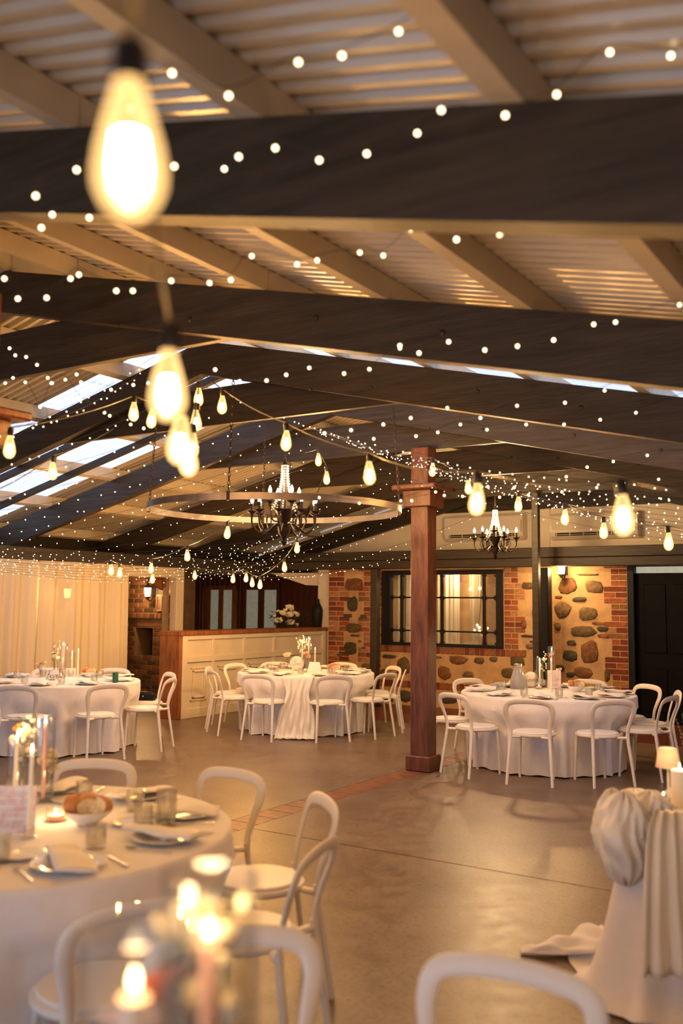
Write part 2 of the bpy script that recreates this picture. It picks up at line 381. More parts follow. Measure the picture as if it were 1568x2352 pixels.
STN = [(813,1343,60,34,3),(808,1387,30,38,2),(798,1414,28,9,2),(835,1416,20,10,2),(812,1442,50,25,0),(815,1460,25,6,0),(805,1490,36,34,2),(826,1473,10,6,0),(835,1488,11,7,0),(780,1504,16,9,0),(843,1530,30,16,1),
 (893,1508,38,10,2),(925,1530,36,44,0),(1052,1516,48,22,3),(1100,1517,26,16,0),(1020,1545,34,34,3),(1133,1514,18,12,0),(1165,1546,28,24,0),(1005,1510,26,6,0),
 (1215,1346,36,18,0),(1228,1405,14,26,1),(1203,1434,14,24,3),(1212,1461,34,7,2),(1224,1474,16,5,2),(1217,1485,20,12,1),(1188,1515,34,34,0),(1303,1345,40,36,3),(1365,1347,38,32,1),(1283,1371,16,5,0),(1330,1377,34,11,2),(1292,1400,36,38,1),(1350,1410,42,32,1),(1281,1438,16,20,1),(1337,1450,60,28,0),(1384,1445,24,12,2),(1385,1461,26,9,3),(1312,1477,22,12,2),(1309,1505,36,26,2),(1354,1498,36,52,3),(1375,1432,30,7,3),(1350,1320,50,5,0),(1285,1535,22,16,2),(1340,1545,44,26,3),(1394,1550,11,30,0),(1310,1550,20,12,2),
 (780,1532,26,18,0),(880,1545,16,18,0),(960,1530,34,26,0),(1075,1550,30,16,1),(1240,1540,28,30,1)]
LOW = [(890,1600,34,26),(930,1598,36,30),(980,1600,40,28),(1030,1604,44,28),(1080,1604,38,26),(1130,1606,40,28),(1180,1606,40,28),(1240,1608,44,26),(1300,1610,40,26),(1360,1612,44,28),(1410,1612,30,26),(780,1590,40,24),(830,1594,40,26)]
def stone(px, py, wpx, hpx, m, rr):
    c = onY(px, py, YW); W_, H_ = wpx * 13.9 / FPX * 1.12 / 1, hpx * 14.9 / FPX
    k = rr.randint(8, 11); ring = []
    for j in range(k):
        a = 2 * PI * j / k + rr.uniform(-.15, .15); q = rr.uniform(.82, 1.12)
        sx = abs(math.cos(a)) ** .7 * (1 if math.cos(a) > 0 else -1); sz = abs(math.sin(a)) ** .7 * (1 if math.sin(a) > 0 else -1)
        ring.append((sx * W_ / 2 * q, sz * H_ / 2 * q))
    b = MB(); b.loft([[(x, .03, z) for x, z in ring], [(x, -.004, z) for x, z in ring], [(x * .86, -.012 - rr.random() * .006, z * .86) for x, z in ring]], True, True)
    b.f[-1] = b.f[-1]
    b.obj('stone', M_STONE[m], wf, 60, (c.x, YW, c.z))
rs = random.Random(3)
for s in STN: stone(*s, rs)
for s in LOW: stone(*s, rs.choice((0, 2, 2)), rs)
quoin(-1.88, -1.64, 0, .11, .41, 2.45)
def stone_at(x, z, W_, H_, m, rr):
    k = rr.randint(8, 11); ring = []
    for j in range(k):
        a = 2 * PI * j / k + rr.uniform(-.15, .15); q = rr.uniform(.82, 1.12)
        ring.append((math.cos(a) * W_ / 2 * q, math.sin(a) * H_ / 2 * q))
    MB().loft([[(u, .03, v) for u, v in ring], [(u, -.004, v) for u, v in ring], [(u * .86, -.014, v * .86) for u, v in ring]], True, True).obj('stone', M_STONE[m], wf, 60, (x, YW, z))
for i in range(7):
    for j in range(6):
        if rs.random() < .8: stone_at(-1.3 + .45 * i + rs.uniform(-.1, .1), .25 + .36 * j + rs.uniform(-.06, .06), rs.uniform(.12, .34), rs.uniform(.06, .24), rs.randrange(4), rs)
# upper gable wall with the dark rafters before it
wg = srt('wall_gable')
MB().loft([[(-12.1, y, 2.28), (2.2, y, 2.0), (2.2, y, zr(2.2) + .42), (RIDGE, y, zr(RIDGE) + .42), (-12.1, y, zl(-12.1) + .42)] for y in (15.36, 15.5)], True, True).obj('gable_board', M_WHITEW, wg)
MB().box(-5.78, -5.70, 15.33, 15.36, 2.4, 3.75).obj('cover_strip', M_WHITEW, wg)
tb = struct(place('trim_1', None))
MB().bbox(-10.45, 2.2, 13.72, 13.94, 2.262, 2.395, .008).obj('lower_beam', M_DARKW, tb)
MB().bbox(-10.45, 2.2, 13.74, 13.92, 2.40, 2.555, .008).obj('upper_beam', M_DARKW, tb)
MB().box(-9.4, 3, 14.28, 15.5, 2.42, 2.44).obj('soffit', M_WHITEW, tb)
# ================================================================== barred window
w1 = srt('window_1')
def bar(x0, x1, z0, z1, y0=13.985, y1=14.03, nm='frame', mm=M_BLACK): return MB().bbox(x0, x1, y0, y1, z0, z1, .006).obj(nm, mm, w1)
gx0, gx1, gz0, gz1 = -8.03, -6.10, 1.035, 2.16
bar(WX0, gx0, WZ0, WZ1, 13.97, 14.09); bar(gx1, WX1, WZ0, WZ1, 13.97, 14.09); bar(gx0, gx1, WZ0, gz0, 13.97, 14.09); bar(gx0, gx1, gz1, WZ1, 13.97, 14.09)
mxs = [gx0, -7.82, -7.064, -6.314, gx1]; mzs = [gz0, 1.235, 1.785, gz1]
M_WIN = clear_mat('window glass', (.93, .93, .90), .10)
for x in mxs[1:-1]: bar(x - .024, x + .024, gz0, gz1, nm='muntin')
for z in mzs[1:-1]: bar(gx0, gx1, z - .013, z + .013, 13.988, 14.026, nm='muntin')
for i in range(4):
    for j in range(3):
        x0, x1, z0, z1 = mxs[i], mxs[i + 1], mzs[j], mzs[j + 1]
        MB().box(x0 + .012, x1 - .012, 14.03, 14.036, z0 + .008, z1 - .008).obj('pane', M_WIN, w1)
        if i == 0 or True:
            for cx, sx in ((x0 + .02, 1), (x1 - .02, -1)):
                for cz, sz in ((z0 + .012, 1), (z1 - .012, -1)):
                    e = .03
                    MB().loft([[(cx, yy, cz), (cx + sx * e, yy, cz), (cx, yy, cz + sz * e)] for yy in (14.0, 14.028)], True, True).obj('corner_fillet', M_BLACK, w1)
rm = srt('wall_inner_room')
MB().box(-8.9, -5.4, 15.22, 15.28, 0, 2.42).obj('rear_wall', M_MORTAR, rm); MB().box(-8.9, -8.84, 14.28, 15.22, 0, 2.42).obj('side_wall', M_WHITEW, rm); MB().box(-5.46, -5.4, 14.28, 15.22, 0, 2.42).obj('side_wall', M_WHITEW, rm)
MB().box(-8.84, -5.46, 14.28, 15.22, 2.405, 2.415).obj('room_ceiling', M_WHITEW, rm)
l = bpy.data.lights.new('room_light', 'POINT'); l.energy = 22; l.color = (1, .74, .45); l.shadow_soft_size = .08
o = bpy.data.objects.new('room_light', l); COL.objects.link(o); o.location = (-7.0, 14.5, 2.25)
# ================================================================== dark double door, right of the stone wall
d1 = srt('door_1')
def dpan(x0, x1, z0, z1, y0, y1, nm, mm): return MB().bbox(x0, x1, y0, y1, z0, z1, .008).obj(nm, mm, d1)
dpan(DX0, DX0 + .10, 0, 2.27, 13.96, 14.2, 'jamb', M_BLACK); dpan(DX1 - .1, DX1, 0, 2.27, 13.96, 14.2, 'jamb', M_BLACK)
M_TRANSOM = mat('transom glass with painted glow', (.42, .46, .40), .3, var=.12, scale=9, emit=(.85, .9, .7), estr=.16)  # slight emission painted in to make the strip look lit from behind
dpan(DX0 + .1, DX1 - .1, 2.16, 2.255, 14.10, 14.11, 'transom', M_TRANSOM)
MB().box(DX0, DX1, 14.16, 14.2, 0, 2.27).obj('backing', M_BLACK, d1)
for s in (0, 1):
    x0 = DX0 + .1 + s * .96; x1 = x0 + .95
    lf = dpan(x0, x1, .01, 2.155, 14.06, 14.10, 'leaf', M_BLACKD)
    for q in (0, 1):
        for z0, z1 in ((.16, .78), (1.0, 2.0)):
            a = x0 + .12 + q * .40; o = MB().bbox(a, a + .31, 14.045, 14.062, z0, z1, .01).obj('panel', M_BLACKD, lf)
    if s == 0: MB().sphere((x1 - .06, 14.03, 1.0), .03).obj('knob', M_IRON, lf, True)
# ================================================================== left wall line: curtains, columns, bar room, hearth
XL = -10.6
wl = srt('wall_left')
MB().bbox(XL - .1, XL + .1, -2.9, 15.2, 2.225, 2.40, .008).obj('eave_beam', M_DARKW, wl)
MB().box(-11.92, -11.80, -2.9, 15.2, 2.28, 2.735).obj('fascia', M_DARKW, wl)
MB().box(XL - .1, XL + .02, -2.9, 4.6, 0, 2.225).obj('panel_wall', M_WHITEW, wl)
MB().box(-14.9, -14.8, 4.4, 16.4, 0, 2.6).obj('outer_wall', M_WHITEW, wl)
MB().box(-14.9, XL - .1, 4.3, 4.4, 0, 2.6).obj('end_wall', M_WHITEW, wl)
# white column and arched header
c1 = struct(place('trim_2', None))
ya, yb = onX(397, 1400, XL).y, onX(414, 1400, XL).y
MB().bbox(XL - .07, XL + .07, ya, yb, 0, 2.225, .006).obj('column', M_BARW, c1)
MB().bbox(XL - .055, XL + .055, onX(270, 1300, XL).y, ya, 2.06, 2.225, .006).obj('header', M_BARW, c1)
# sloping arch brace
yq = onX(300, 1300, XL - .15).y
pr = [(ya - .02, 1.86), (ya - .02, 2.07), (yq + .1, 2.24), (yq - .25, 2.24), (yq + .35, 2.13), (ya - .22, 1.93)]
MB().loft([[(x, y_, z) for y_, z in pr] for x in (XL - .24, XL - .18)], True, True).obj('arch_brace', M_DOORW, c1)
MB().bbox(XL - .17, XL - .08, ya - .075, ya - .012, 0, 2.2, .006).obj('inner_jamb', mat('brown jamb', (.22, .13, .07), .5, var=.2), c1)
# bar room ceiling, side walls
cb = struct(place('ceiling_bar_room', None)); cb.name = 'ceiling_1'
MB().box(-14.9, XL - .11, 4.3, 16.4, 2.262, 2.278).obj('boards', M_WHITEW, cb)
MB().box(XL, -9.30, 14.0, 16.4, 2.30, 2.5).obj('bulkhead', M_WHITEW, cb)
# right white post at the end of the stone wall and the sloping bulkhead
c2 = struct(place('trim_3', None))
xa, xb = onY(733, 1400, 14.1).x, -9.305
MB().bbox(xa, xb, 14.05, 14.2, 0, 2.3, .005).obj('column', M_BARW, c2)
p0, p1, p2, p3 = onY(622, 1316, 14.3), onY(706, 1344, 14.3), onY(733, 1345, 14.3), onY(735, 1316, 14.3)
MB().loft([[(p.x, y_, p.z) for p in (p0, p1, p2, p3)] for y_ in (14.25, 14.5)], True, True).obj('sloping_bulkhead', M_WHITEW, c2)
# boarded back wall with two glazed doors
wb = srt('wall_bar_room')
YB = 15.75
x = -14.8
bw = MB().bbox(-.068, .068, -.012, .02, 0, 2.26, .006).mesh('board', M_PANEL)
while x < -9.3: place('board', bw, wb, (x + .07, YB, 0)); x += .14
MB().box(-14.9, -9.0, YB + .02, YB + .1, 0, 2.5).obj('backing', M_BLACK, wb)
MB().box(-9.42, -9.30, 14.2, YB, 0, 2.44).obj('return_wall', M_PANEL, wb)
def gdoor(nm, px0, px1, ptop, panes, tw, yoff, open_=0):
    d = srt(nm); x0, x1 = onY(px0, 1400, YB - yoff).x, onY(px1, 1400, YB - yoff).x; zt = onY((px0 + px1) / 2, ptop, YB - yoff).z
    y = YB - yoff; st = (x1 - x0)
    def m(a, b_, c, e, n='stile', mm=tw, dy=.02): return MB().bbox(a, b_, y - dy, y + .02, c, e, .004).obj(n, mm, d)
    e = [x0] + [v for p in panes for v in (onY(p[0], 1400, y).x, onY(p[1], 1400, y).x)] + [x1]
    pz = onY((px0 + px1) / 2, panes[0][2], y).z
    for i in range(0, len(e), 2): m(e[i], e[i + 1], .02, zt)
    m(x0, x1, pz, zt, 'rail', dy=.018); m(x0, x1, .02, .45, 'rail', dy=.018)
    for i in range(1, len(e) - 1, 2): MB().box(e[i], e[i + 1], y - .004, y + .004, .45, pz).obj('pane', M_FROST, d)
    MB().sphere((x1 - .035, y - .045, 1.02), .022).obj('knob', M_SILVER, d, True)
    return d
gdoor('door_2', 476, 543, 1345, [(484, 502, 1355), (513, 533, 1356)], M_DOORW, .12)
gdoor('door_3', 558, 641, 1338, [(566, 593, 1355), (607, 635, 1355)], M_PANEL, .06)
for px in (464, 470):
    xx = onY(px, 1400, YB - .1).x; MB().bbox(xx - .02, xx + .02, YB - .08, YB - .02, 0, 2.0, .004).obj('architrave', M_DOORW, wb)
# hearth: brick chimney with firebox
h = thing('brick_fireplace', 'dark brick fireplace with soldier-course mantel seen through the doorway', 'fireplace')
YH = 12.75
hx0, hx1 = onY(276, 1400, YH).x, onY(404, 1400, YH).x
fx0, fx1 = onY(311, 1440, YH).x, onY(351, 1440, YH).x
fz0, fz1 = onY(340, 1508, YH).z, onY(340, 1442, YH).z
zm0, zm1 = onY(340, 1421, YH).z, onY(340, 1409, YH).z
b = MB()
for x0, x1, z0, z1 in ((hx0, fx0, 0, 2.255), (fx1, hx1, 0, 2.255), (fx0, fx1, 0, fz0), (fx0, fx1, fz1, 2.255)): b.box(x0, x1, YH, YH + .5, z0, z1)
b.obj('mortar_body', M_FMORT, h)
MB().box(fx0, fx1, YH + .42, YH + .5, fz0, fz1).obj('firebox', M_BLACK, h)
fbm = {}
def fbrick(x0, x1, z, H, proud=.008):
    kk = (round(x1 - x0, 3), R.randrange(3), H, proud)
    if kk not in fbm: fbm[kk] = MB().bbox(-(x1 - x0) / 2, (x1 - x0) / 2, -proud, .02, -H / 2, H / 2, .006).mesh('brick', M_FBRICK[kk[1]])
    place('brick', fbm[kk], h, ((x0 + x1) / 2, YH, z))
z = .0; i = 0
while z < 2.16:
    if zm0 - .03 < z + .04 < zm1 + .02: z += .0865; i += 1; continue
    x = hx0 - (.12 if i % 2 else 0)
    while x < hx1:
        a, c = max(x, hx0), min(x + .235, hx1)
        if fz0 - .02 < z + .043 < fz1 + .02:
            if a < fx1 and c > fx0:
                if a < fx0 - .05: c = fx0
                elif c > fx1 + .05: a = fx1
                else: x += .245; continue
        if c - a > .05: fbrick(a + .004, c - .006, z + .043, .074)
        x += .245
    z += .0865; i += 1
n = int((hx1 - hx0) / .09)
for j in range(n): fbrick(hx0 + j * .09 + .005, hx0 + (j + 1) * .09 - .005, (zm0 + zm1) / 2, zm1 - zm0, .05)
# right side wall and outside ground
wr = srt('wall_right')
MB().box(1.9, 2.0, -2.9, 15.4, 0, 2.3).obj('panel_wall', M_WHITEW, wr)
wk = srt('wall_back')  # unseen wall added behind the camera, openings sized for the cool fill
for x0, x1, z0, z1 in ((-10.6, -9.6, 0, 2.9), (-9.6, -6.0, 2.1, 3.8), (-6.0, -5.5, 0, 3.9), (-5.5, -2.2, 2.1, 3.8), (-2.2, -1.8, 0, 3.2), (-1.8, 1.6, 2.1, 3.0), (1.6, 2.0, 0, 2.5)):
    MB().box(x0, x1, -2.95, -2.85, z0, z1).obj('panel_wall', M_DARKW, wk)
# ================================================================== the bar
BX = -9.343
bar_ = thing('bar_counter', 'cream panelled bar counter with oiled timber top and end panel', 'bar', (0, 0, 0))
MB().box(BX - .36, BX - .03, 10.30, 14.0, 0, 1.19).obj('body', M_BARW, bar_)
MB().bbox(BX - .42, BX + .02, 10.235, 14.04, 1.192, 1.252, .006).obj('counter_top', M_BARTOP, bar_)
MB().bbox(BX - .40, BX - .012, 10.235, 10.30, 0, 1.192, .006).obj('end_panel', M_BARTOP, bar_)
def fr(y0, y1, z0, z1, px_=0.0, nm='rail'): return MB().bbox(BX - .034, BX - .034 + px_, y0, y1, z0, z1, .005).obj(nm, M_BARW, bar_)
ys = [10.38, 10.979, 11.718, 12.5, 13.252, 13.96]
fr(10.30, 10.40, 0, 1.19, .034, 'corner_stile')
fr(10.40, 13.9, 1.125, 1.19, .032); fr(10.40, 13.9, .80, .885, .032); fr(10.40, 13.9, 0, .14, .026, 'skirting')
for y in ys[1:-1]: fr(y - .03, y + .03, .14, 1.125, .030, 'stile')
fr(13.90, 14.0, 0, 1.19, .034, 'corner_stile')
for i in range(5):
    y0, y1 = ys[i] + .12, ys[i + 1] - .12
    for o, dp in ((0, .016), (.045, .028)):
        for a, b_, c, e in ((y0 + o, y1 - o, .70 - o, .725 - o), (y0 + o, y1 - o, .235 + o, .26 + o), (y0 + o, y0 + o + .025, .235 + o, .725 - o), (y1 - o - .025, y1 - o, .235 + o, .725 - o)):
            fr(a, b_, c, e, dp, 'moulding')

cl = thing('bar_room_fill', 'added small round fill lamp above the bar room', 'fill lamp', (-11.3, 12.2, 2.26))  # lamp added to brighten the bar room, its dome fixture made up
MB().lathe([(0, 0), (.13, 0), (.13, -.015), (0, -.015)], 24).obj('rim', M_BARW, cl, 40)
MB().lathe([(.12, -.015), (.10, -.05), (.05, -.07), (0, -.075)], 24).obj('dome', emat('lit dome', (1, .68, .34), 5.5, True), cl, 'all')
# ================================================================== chairs
def make_chair():
    t = thing('hoop_back_chair', '', 'chair')
    n = 14
    seat = MB().lathe([(.0, .425), (.16, .425), (.205, .432), (.214, .442), (.214, .456), (.205, .462), (.10, .462), (.0, .462)], 28)
    seat.obj('seat', M_CHAIR, t, 40)
    MB().lathe([(0, .462), (.19, .462), (.197, .468), (.19, .475), (.10, .480), (.0, .481)], 28).obj('seat_pad', M_CUSH, t, 40)
    for s in (-1, 1):
        MB().tube([(s * .10, -.17, .435), (s * .15, -.20, .436), (s * .178, -.222, .438)], [(.014, .02), (.014, .02), (.016, .02)], 8).obj('seat_bracket', M_CHAIR, t, True)
        p = catmull([(s * .150, .130, .43), (s * .157, .148, .25), (s * .163, .160, 0)], 4)
        MB().tube(p, [.0165 - .004 * i / (len(p) - 1) for i in range(len(p))], 10).obj('leg', M_CHAIR, t, True)
        p = catmull([(s * .183, -.226, .47), (s * .186, -.232, .40), (s * .200, -.262, .20), (s * .212, -.292, 0)], 5)
        MB().tube(p, [(.016 - .003 * i / (len(p) - 1), .018 - .004 * i / (len(p) - 1)) for i in range(len(p))], 10, up=(0, 1, 0)).obj('leg', M_CHAIR, t, True)
    half = [(.183, -.226, .45), (.187, -.236, .53), (.205, -.262, .62), (.218, -.285, .685), (.200, -.303, .748), (.130, -.313, .775), (0, -.316, .783)]
    full = [(x, y, z) for x, y, z in half] + [(-x, y, z) for x, y, z in reversed(half[:-1])]
    p = catmull(full, 6); L = len(p) - 1; rad = []
    for i in range(len(p)):
        q = 1 - abs(2 * i / L - 1)              # 0 at the seat, 1 at the top
        wd = .0178 + .0110 * min(1, q * 1.7)
        rad.append((.0105, wd))
    # nudge the band inward so that its outer edge follows the hoop
    MB().tube(p, rad, 12, up=(0, 1, 0)).obj('backrest', M_CHAIR, t, True)
    return t
CHAIR0 = make_chair(); CH_USED = [False]
def chair(x, y, rz, label, group):
    if not CH_USED[0]:
        CH_USED[0] = True; CHAIR0.location = (x, y, 0); CHAIR0.rotation_euler = (0, 0, rz); CHAIR0['label'] = label; CHAIR0['group'] = group; return CHAIR0
    return dup(CHAIR0, (x, y, 0), rz, label, group)
# ================================================================== round tables
TR = .912; TZ = .75
def cloth_mesh(seed, dents, R0=TR, H=TZ):
    rr = random.Random(seed); n = 264; b = MB(); rings = []
    ph = [rr.uniform(0, 6.28) for _ in range(5)]; ks = [17, 26, 11, 37, 7]
    am = [.030, .018, .022, .008, .018]
    prof = [(0.0, 0)]
    rings.append([(.001 * math.cos(2 * PI * j / n), .001 * math.sin(2 * PI * j / n), H + .004) for j in range(n)])
    for r in (.5, .8): rings.append([(R0 * r * math.cos(2 * PI * j / n), R0 * r * math.sin(2 * PI * j / n), H + .004) for j in range(n)])
    zs = [H + .004, H + .003, H - .004, H - .016] + [H - .03 - (H - .035) * (i / 15) ** 1.0 for i in range(0, 16)]
    ro = [R0 - .012, R0 - .003, R0 + .005, R0 + .008] + [R0 + .009] * 16
    for i, z in enumerate(zs):
        q = max(0.0, (H - .02 - z) / H); ring = []
        for j in range(n):
            a = 2 * PI * j / n
            f = sum(A * math.sin(k * a + p + .6 * math.sin(3 * a + p)) for A, k, p in zip(am, ks, ph))
            r = ro[i] + f * min(1, q * 1.15) + .022 * q * q
            for (da, lim) in dents:
                dd = (a - da + PI) % (2 * PI) - PI
                if abs(dd) < .36 and z < .62:
                    wgt = max(0, min(1, (.36 - abs(dd)) / .16)) * max(0, min(1, (.62 - z) / .12)); wgt = wgt * wgt * (3 - 2 * wgt)
                    r = r - wgt * max(0, r - lim)
            zz = z
            if i == len(zs) - 1: zz = .006 + .006 * (1 + math.sin(23 * a + ph[0]))
            ring.append((r * math.cos(a), r * math.sin(a), zz))
        rings.append(ring)
    b.loft(rings, True, False); b.f.append(tuple(range(n))); b.m.append(0)
    return b
def round_table(name, c, tlabel, clabel, seed, chairs, seat_r, chair_label, chair_group, where=None):
    where = list(where or [])
    t = thing('round_table', tlabel, 'table', (c.x, c.y, 0))
    MB().lathe([(0, .715), (TR - .03, .715), (TR - .02, .725), (TR - .02, .738), (TR - .03, .745), (0, .745)], 48).obj('tabletop', M_BARTOP, t, 40)
    for a in range(4):
        x, y = .5 * math.cos(a * PI / 2 + .78), .5 * math.sin(a * PI / 2 + .78)
        MB().tube([(x, y, .72), (x * 1.05, y * 1.05, 0)], .014, 8).obj('leg', M_IRON, t, True)
    dents = []
    for ang, r in chairs:
        A = math.radians(ang) + YAW; r = r or seat_r
        dents.append((A % (2 * PI), r - .222))
        chair(c.x + r * math.cos(A), c.y + r * math.sin(A), A + PI / 2, 'white hoop-back chair ' + (where.pop(0) if where else chair_label), chair_group)
    o = cloth_mesh(seed, dents).obj('tablecloth', M_CLOTH, None, True, (c.x, c.y, 0))
    tag(o, clabel, 'tablecloth')
    return c
cF, c6, c7, c5 = floor_at(46, 4.02), floor_at(707, 12.9), floor_at(1255, 10.25), floor_at(150, 11.2)
cN = FH * .92 + RH * -.20
round_table('f', cF, 'round table under white linen in front of the moulded timber post', 'white linen cloth on the round table with bread bowl beside the floor joint', 11, [(90, 0), (54, 0), (18, 0), (-18, 0), (-55, 0), (-90, 0), (126, 0)], 1.055, 'white hoop-back chair at the round table beside the brick strip', 'chairs at the table beside the brick strip', ['behind the bread bowl at the table by the brick strip', 'straddling the brick strip behind the tall cut glass', 'with its empty seat facing the rim, far from the brick strip', 'seen edge-on beside the pulled-out chair', 'with its back turned before the linen cloth by the brick strip', 'tucked in beside the moulded timber post, nearest the table of pink tapers', 'at the table by the brick strip, nearest the moulded timber post'])
round_table('5', c5, 'round table under white linen before the cream curtain', 'white linen cloth on the table numbered Five before the curtain', 12, [(-93, 0), (-52, 0), (-8, 0), (30, 0), (76, 0), (112, 0), (150, 0), (-135, 0)], 1.03, 'white hoop-back chair at the table numbered Five before the curtain', 'chairs at table Five', ['with its back to the bread-bowl table, in front of sign Five', 'in front of the green can at table Five', 'beside the bar end, next to the chair with the bag', 'holding the black bag beside the bar end', 'behind the green can, before the fireplace opening', 'behind the tapers at table Five, against the curtain', 'behind the blush rose at table Five, against the curtain', 'at table Five farthest from the fireplace opening'])
round_table('6', c6, 'round table under white linen in front of the cream bar', 'white linen cloth on the round table in front of the bar', 13, [(-115, 0), (-73, 0), (-38, 0), (-6, 0), (24, 0), (68, 0), (112, 0), (142, 0), (176, 0), (-153, 0)], 1.02, 'white hoop-back chair at the round table in front of the bar', 'chairs at the table in front of the bar', ['next to the satin runner on its bar side', 'next to the satin runner on its timber-post side', 'second from the satin runner towards the timber post', 'third from the satin runner towards the timber post', 'fourth from the satin runner, before the slim dark post', 'behind the bread bowl at the table by the bar', 'behind the white rose at the table by the bar', 'close to the bar panels, behind the table', 'edge-on, nearest the raised panel of the bar', 'second from the satin runner towards the bar'])
round_table('7', c7, 'round table under white linen before the stone wall', 'white linen cloth on the round table with glass carafe before the stone wall', 14, [(-110, 0), (-75, 0), (-40, 0), (-11, 0), (22, 0), (57, 0), (88, 0), (122, 0), (178, 0), (-146, 0)], 1.02, 'white hoop-back chair at the round table before the stone wall', 'chairs at the table before the stone wall', ['before the menu card, on the open-floor side of its table', 'before the bread bowl, on the open-floor side of its table', 'fourth from the timber post along the open floor', 'nearest the table lamp, at the table by the stone wall', 'before the dark double door', 'behind the table rim towards the dark double door', 'behind the round sign lettered Seven', 'behind the carafe, before the stone wall', 'half hidden behind the timber post', 'first from the timber post along the open floor'])
round_table('n', cN, 'round table with pink tapers and flowers beside two pulled-out chairs', 'white linen cloth under the pink tapers and orange flower', 15, [], 1.0, '', '')
for px, py, ang, lab in ((536, 2128, 100, 'white hoop-back chair pulled out behind the pink taper and orange flower'), (1172, 2203, 62, 'white hoop-back chair standing alone on the open concrete floor by the draped table')):
    p = onz(px, py, .81); A = math.radians(ang) + YAW
    # the back top sits .31 behind the seat centre
    chair(p.x - .31 * math.cos(A), p.y - .31 * math.sin(A), A + PI / 2, lab, None) if False else None
    o = dup(CHAIR0, (p.x - .31 * math.cos(A), p.y - .31 * math.sin(A), 0), A + PI / 2, lab)
    if 'group' in o: del o['group']
# black bag on a chair by table Five
A = math.radians(30) + YAW; bp = c5 + Vector((math.cos(A), math.sin(A), 0)) * 1.03
bag = thing('handbag', 'black leather bag lying on a chair beside the bar end', 'bag', (bp.x, bp.y, .482), .4)
b = MB(); b.loft([[(x * s, y * s, z) for x, y in ((-.13, -.06), (0, -.075), (.13, -.06), (.14, 0), (.13, .06), (0, .075), (-.13, .06), (-.14, 0))] for s, z in ((.9, 0), (1, .02), (.95, .07), (.6, .10))], True, True); b.obj('body', M_BLACK, bag, True)
MB().tube(catmull([(-.10, 0, .08), (-.05, .03, .15), (.05, .03, .15), (.10, 0, .08)], 5), .008, 6).obj('strap', M_BLACK, bag, True)
MB().sphere((0, -.066, .05), .012).obj('clasp', M_SILVER, bag, True)
# ================================================================== table settings
plate_me = MB().lathe([(0, 0), (.075, 0), (.085, .004), (.128, .016), (.135, .020), (.130, .021), (.085, .009), (.075, .006), (0, .006)], 32).mesh('dinner_plate', M_CHINA, 40)
side_me = MB().lathe([(0, 0), (.05, 0), (.058, .003), (.083, .011), (.088, .014), (.084, .015), (.057, .007), (0, .006)], 28).mesh('side_plate', M_CHINA, 40)
def napkin_mesh(seed):
    rr = random.Random(seed); b = MB(); nx, ny = 9, 14; top = []; bot = []
    for i in range(ny):
        v = i / (ny - 1); y = -.155 + .33 * v
        for j in range(nx):
            u = j / (nx - 1); x = (-.055 + .11 * u) * (1 + .35 * (1 - v))
            z = .030 + .006 * math.sin(3.2 * u + seed) + .005 * math.sin(9 * v + 2 * u + seed) + (-.006 if v < .1 else 0) + .008 * max(0, v - .8) * 5
            top.append((x, y, z + .012 * math.sin(PI * u) + .003)); bot.append((x, y, z - .002))
    b.v = top + bot; N0 = len(top)
    for i in range(ny - 1):
        for j in range(nx - 1):
            a = i * nx + j; b.f.append((a, a + 1, a + nx + 1, a + nx)); b.f.append((N0 + a, N0 + a + nx, N0 + a + nx + 1, N0 + a + 1))
    edge = [(i * nx, (i + 1) * nx) for i in range(ny - 1)] + [((i + 1) * nx + nx - 1, i * nx + nx - 1) for i in range(ny - 1)] + [(j + 1, j) for j in range(nx - 1)] + [((ny - 1) * nx + j, (ny - 1) * nx + j + 1) for j in range(nx - 1)]
    for a, c in edge: b.f.append((a, c, N0 + c, N0 + a))
    b.m = [0] * len(b.f)
    return b.mesh('napkin', M_NAPKIN, 'all')
nap_me = [napkin_mesh(s) for s in (1, 2.2, 3.7)]
def tumbler_mesh(h=.088, r=.040):
    n = 24; rings = []
    for rad, z, fl in ((.0, .0, 0), (r * .86, 0, 0), (r * .92, .01, .06), (r * .97, h * .45, .06), (r, h * .62, .0), (r, h, 0), (r - .003, h, 0), (r - .004, h * .6, 0), (r - .008, .014, 0), (0, .014, 0)):
        rings.append([((rad * (1 + fl * (1 if j % 2 else -1))) * math.cos(2 * PI * j / n), (rad * (1 + fl * (1 if j % 2 else -1))) * math.sin(2 * PI * j / n), z) for j in range(n)])
    return MB().loft(rings, True, False).mesh('tumbler', M_CUT, 30)
tum_me = tumbler_mesh(); tall_me = tumbler_mesh(.15, .042)
def fork_mesh():
    b = MB(); b.tube([(0, -.10, .004), (0, -.04, .006), (0, .03, .010), (0, .05, .008)], [(.0012, .006), (.0012, .0035), (.0012, .003), (.001, .010)], 6)
    for k in range(4): b.tube([(-.009 + .006 * k, .05, .008), (-.009 + .006 * k, .075, .006), (-.009 + .006 * k, .097, .010)], [.0016, .0015, .0007], 5)
    return b.mesh('fork', M_SILVER, True)
def knife_mesh():
    return MB().tube([(0, -.115, .004), (0, -.06, .005), (0, -.01, .004), (0, 0, .004), (.002, .06, .004), (.004, .105, .004)], [(.003, .006), (.003, .0065), (.002, .004), (.0012, .008), (.001, .009), (.0006, .002)], 6).mesh('knife', M_SILVER, True)
fork_me, knife_me = fork_mesh(), knife_mesh()
ZT = TZ + .0055
OBST = []
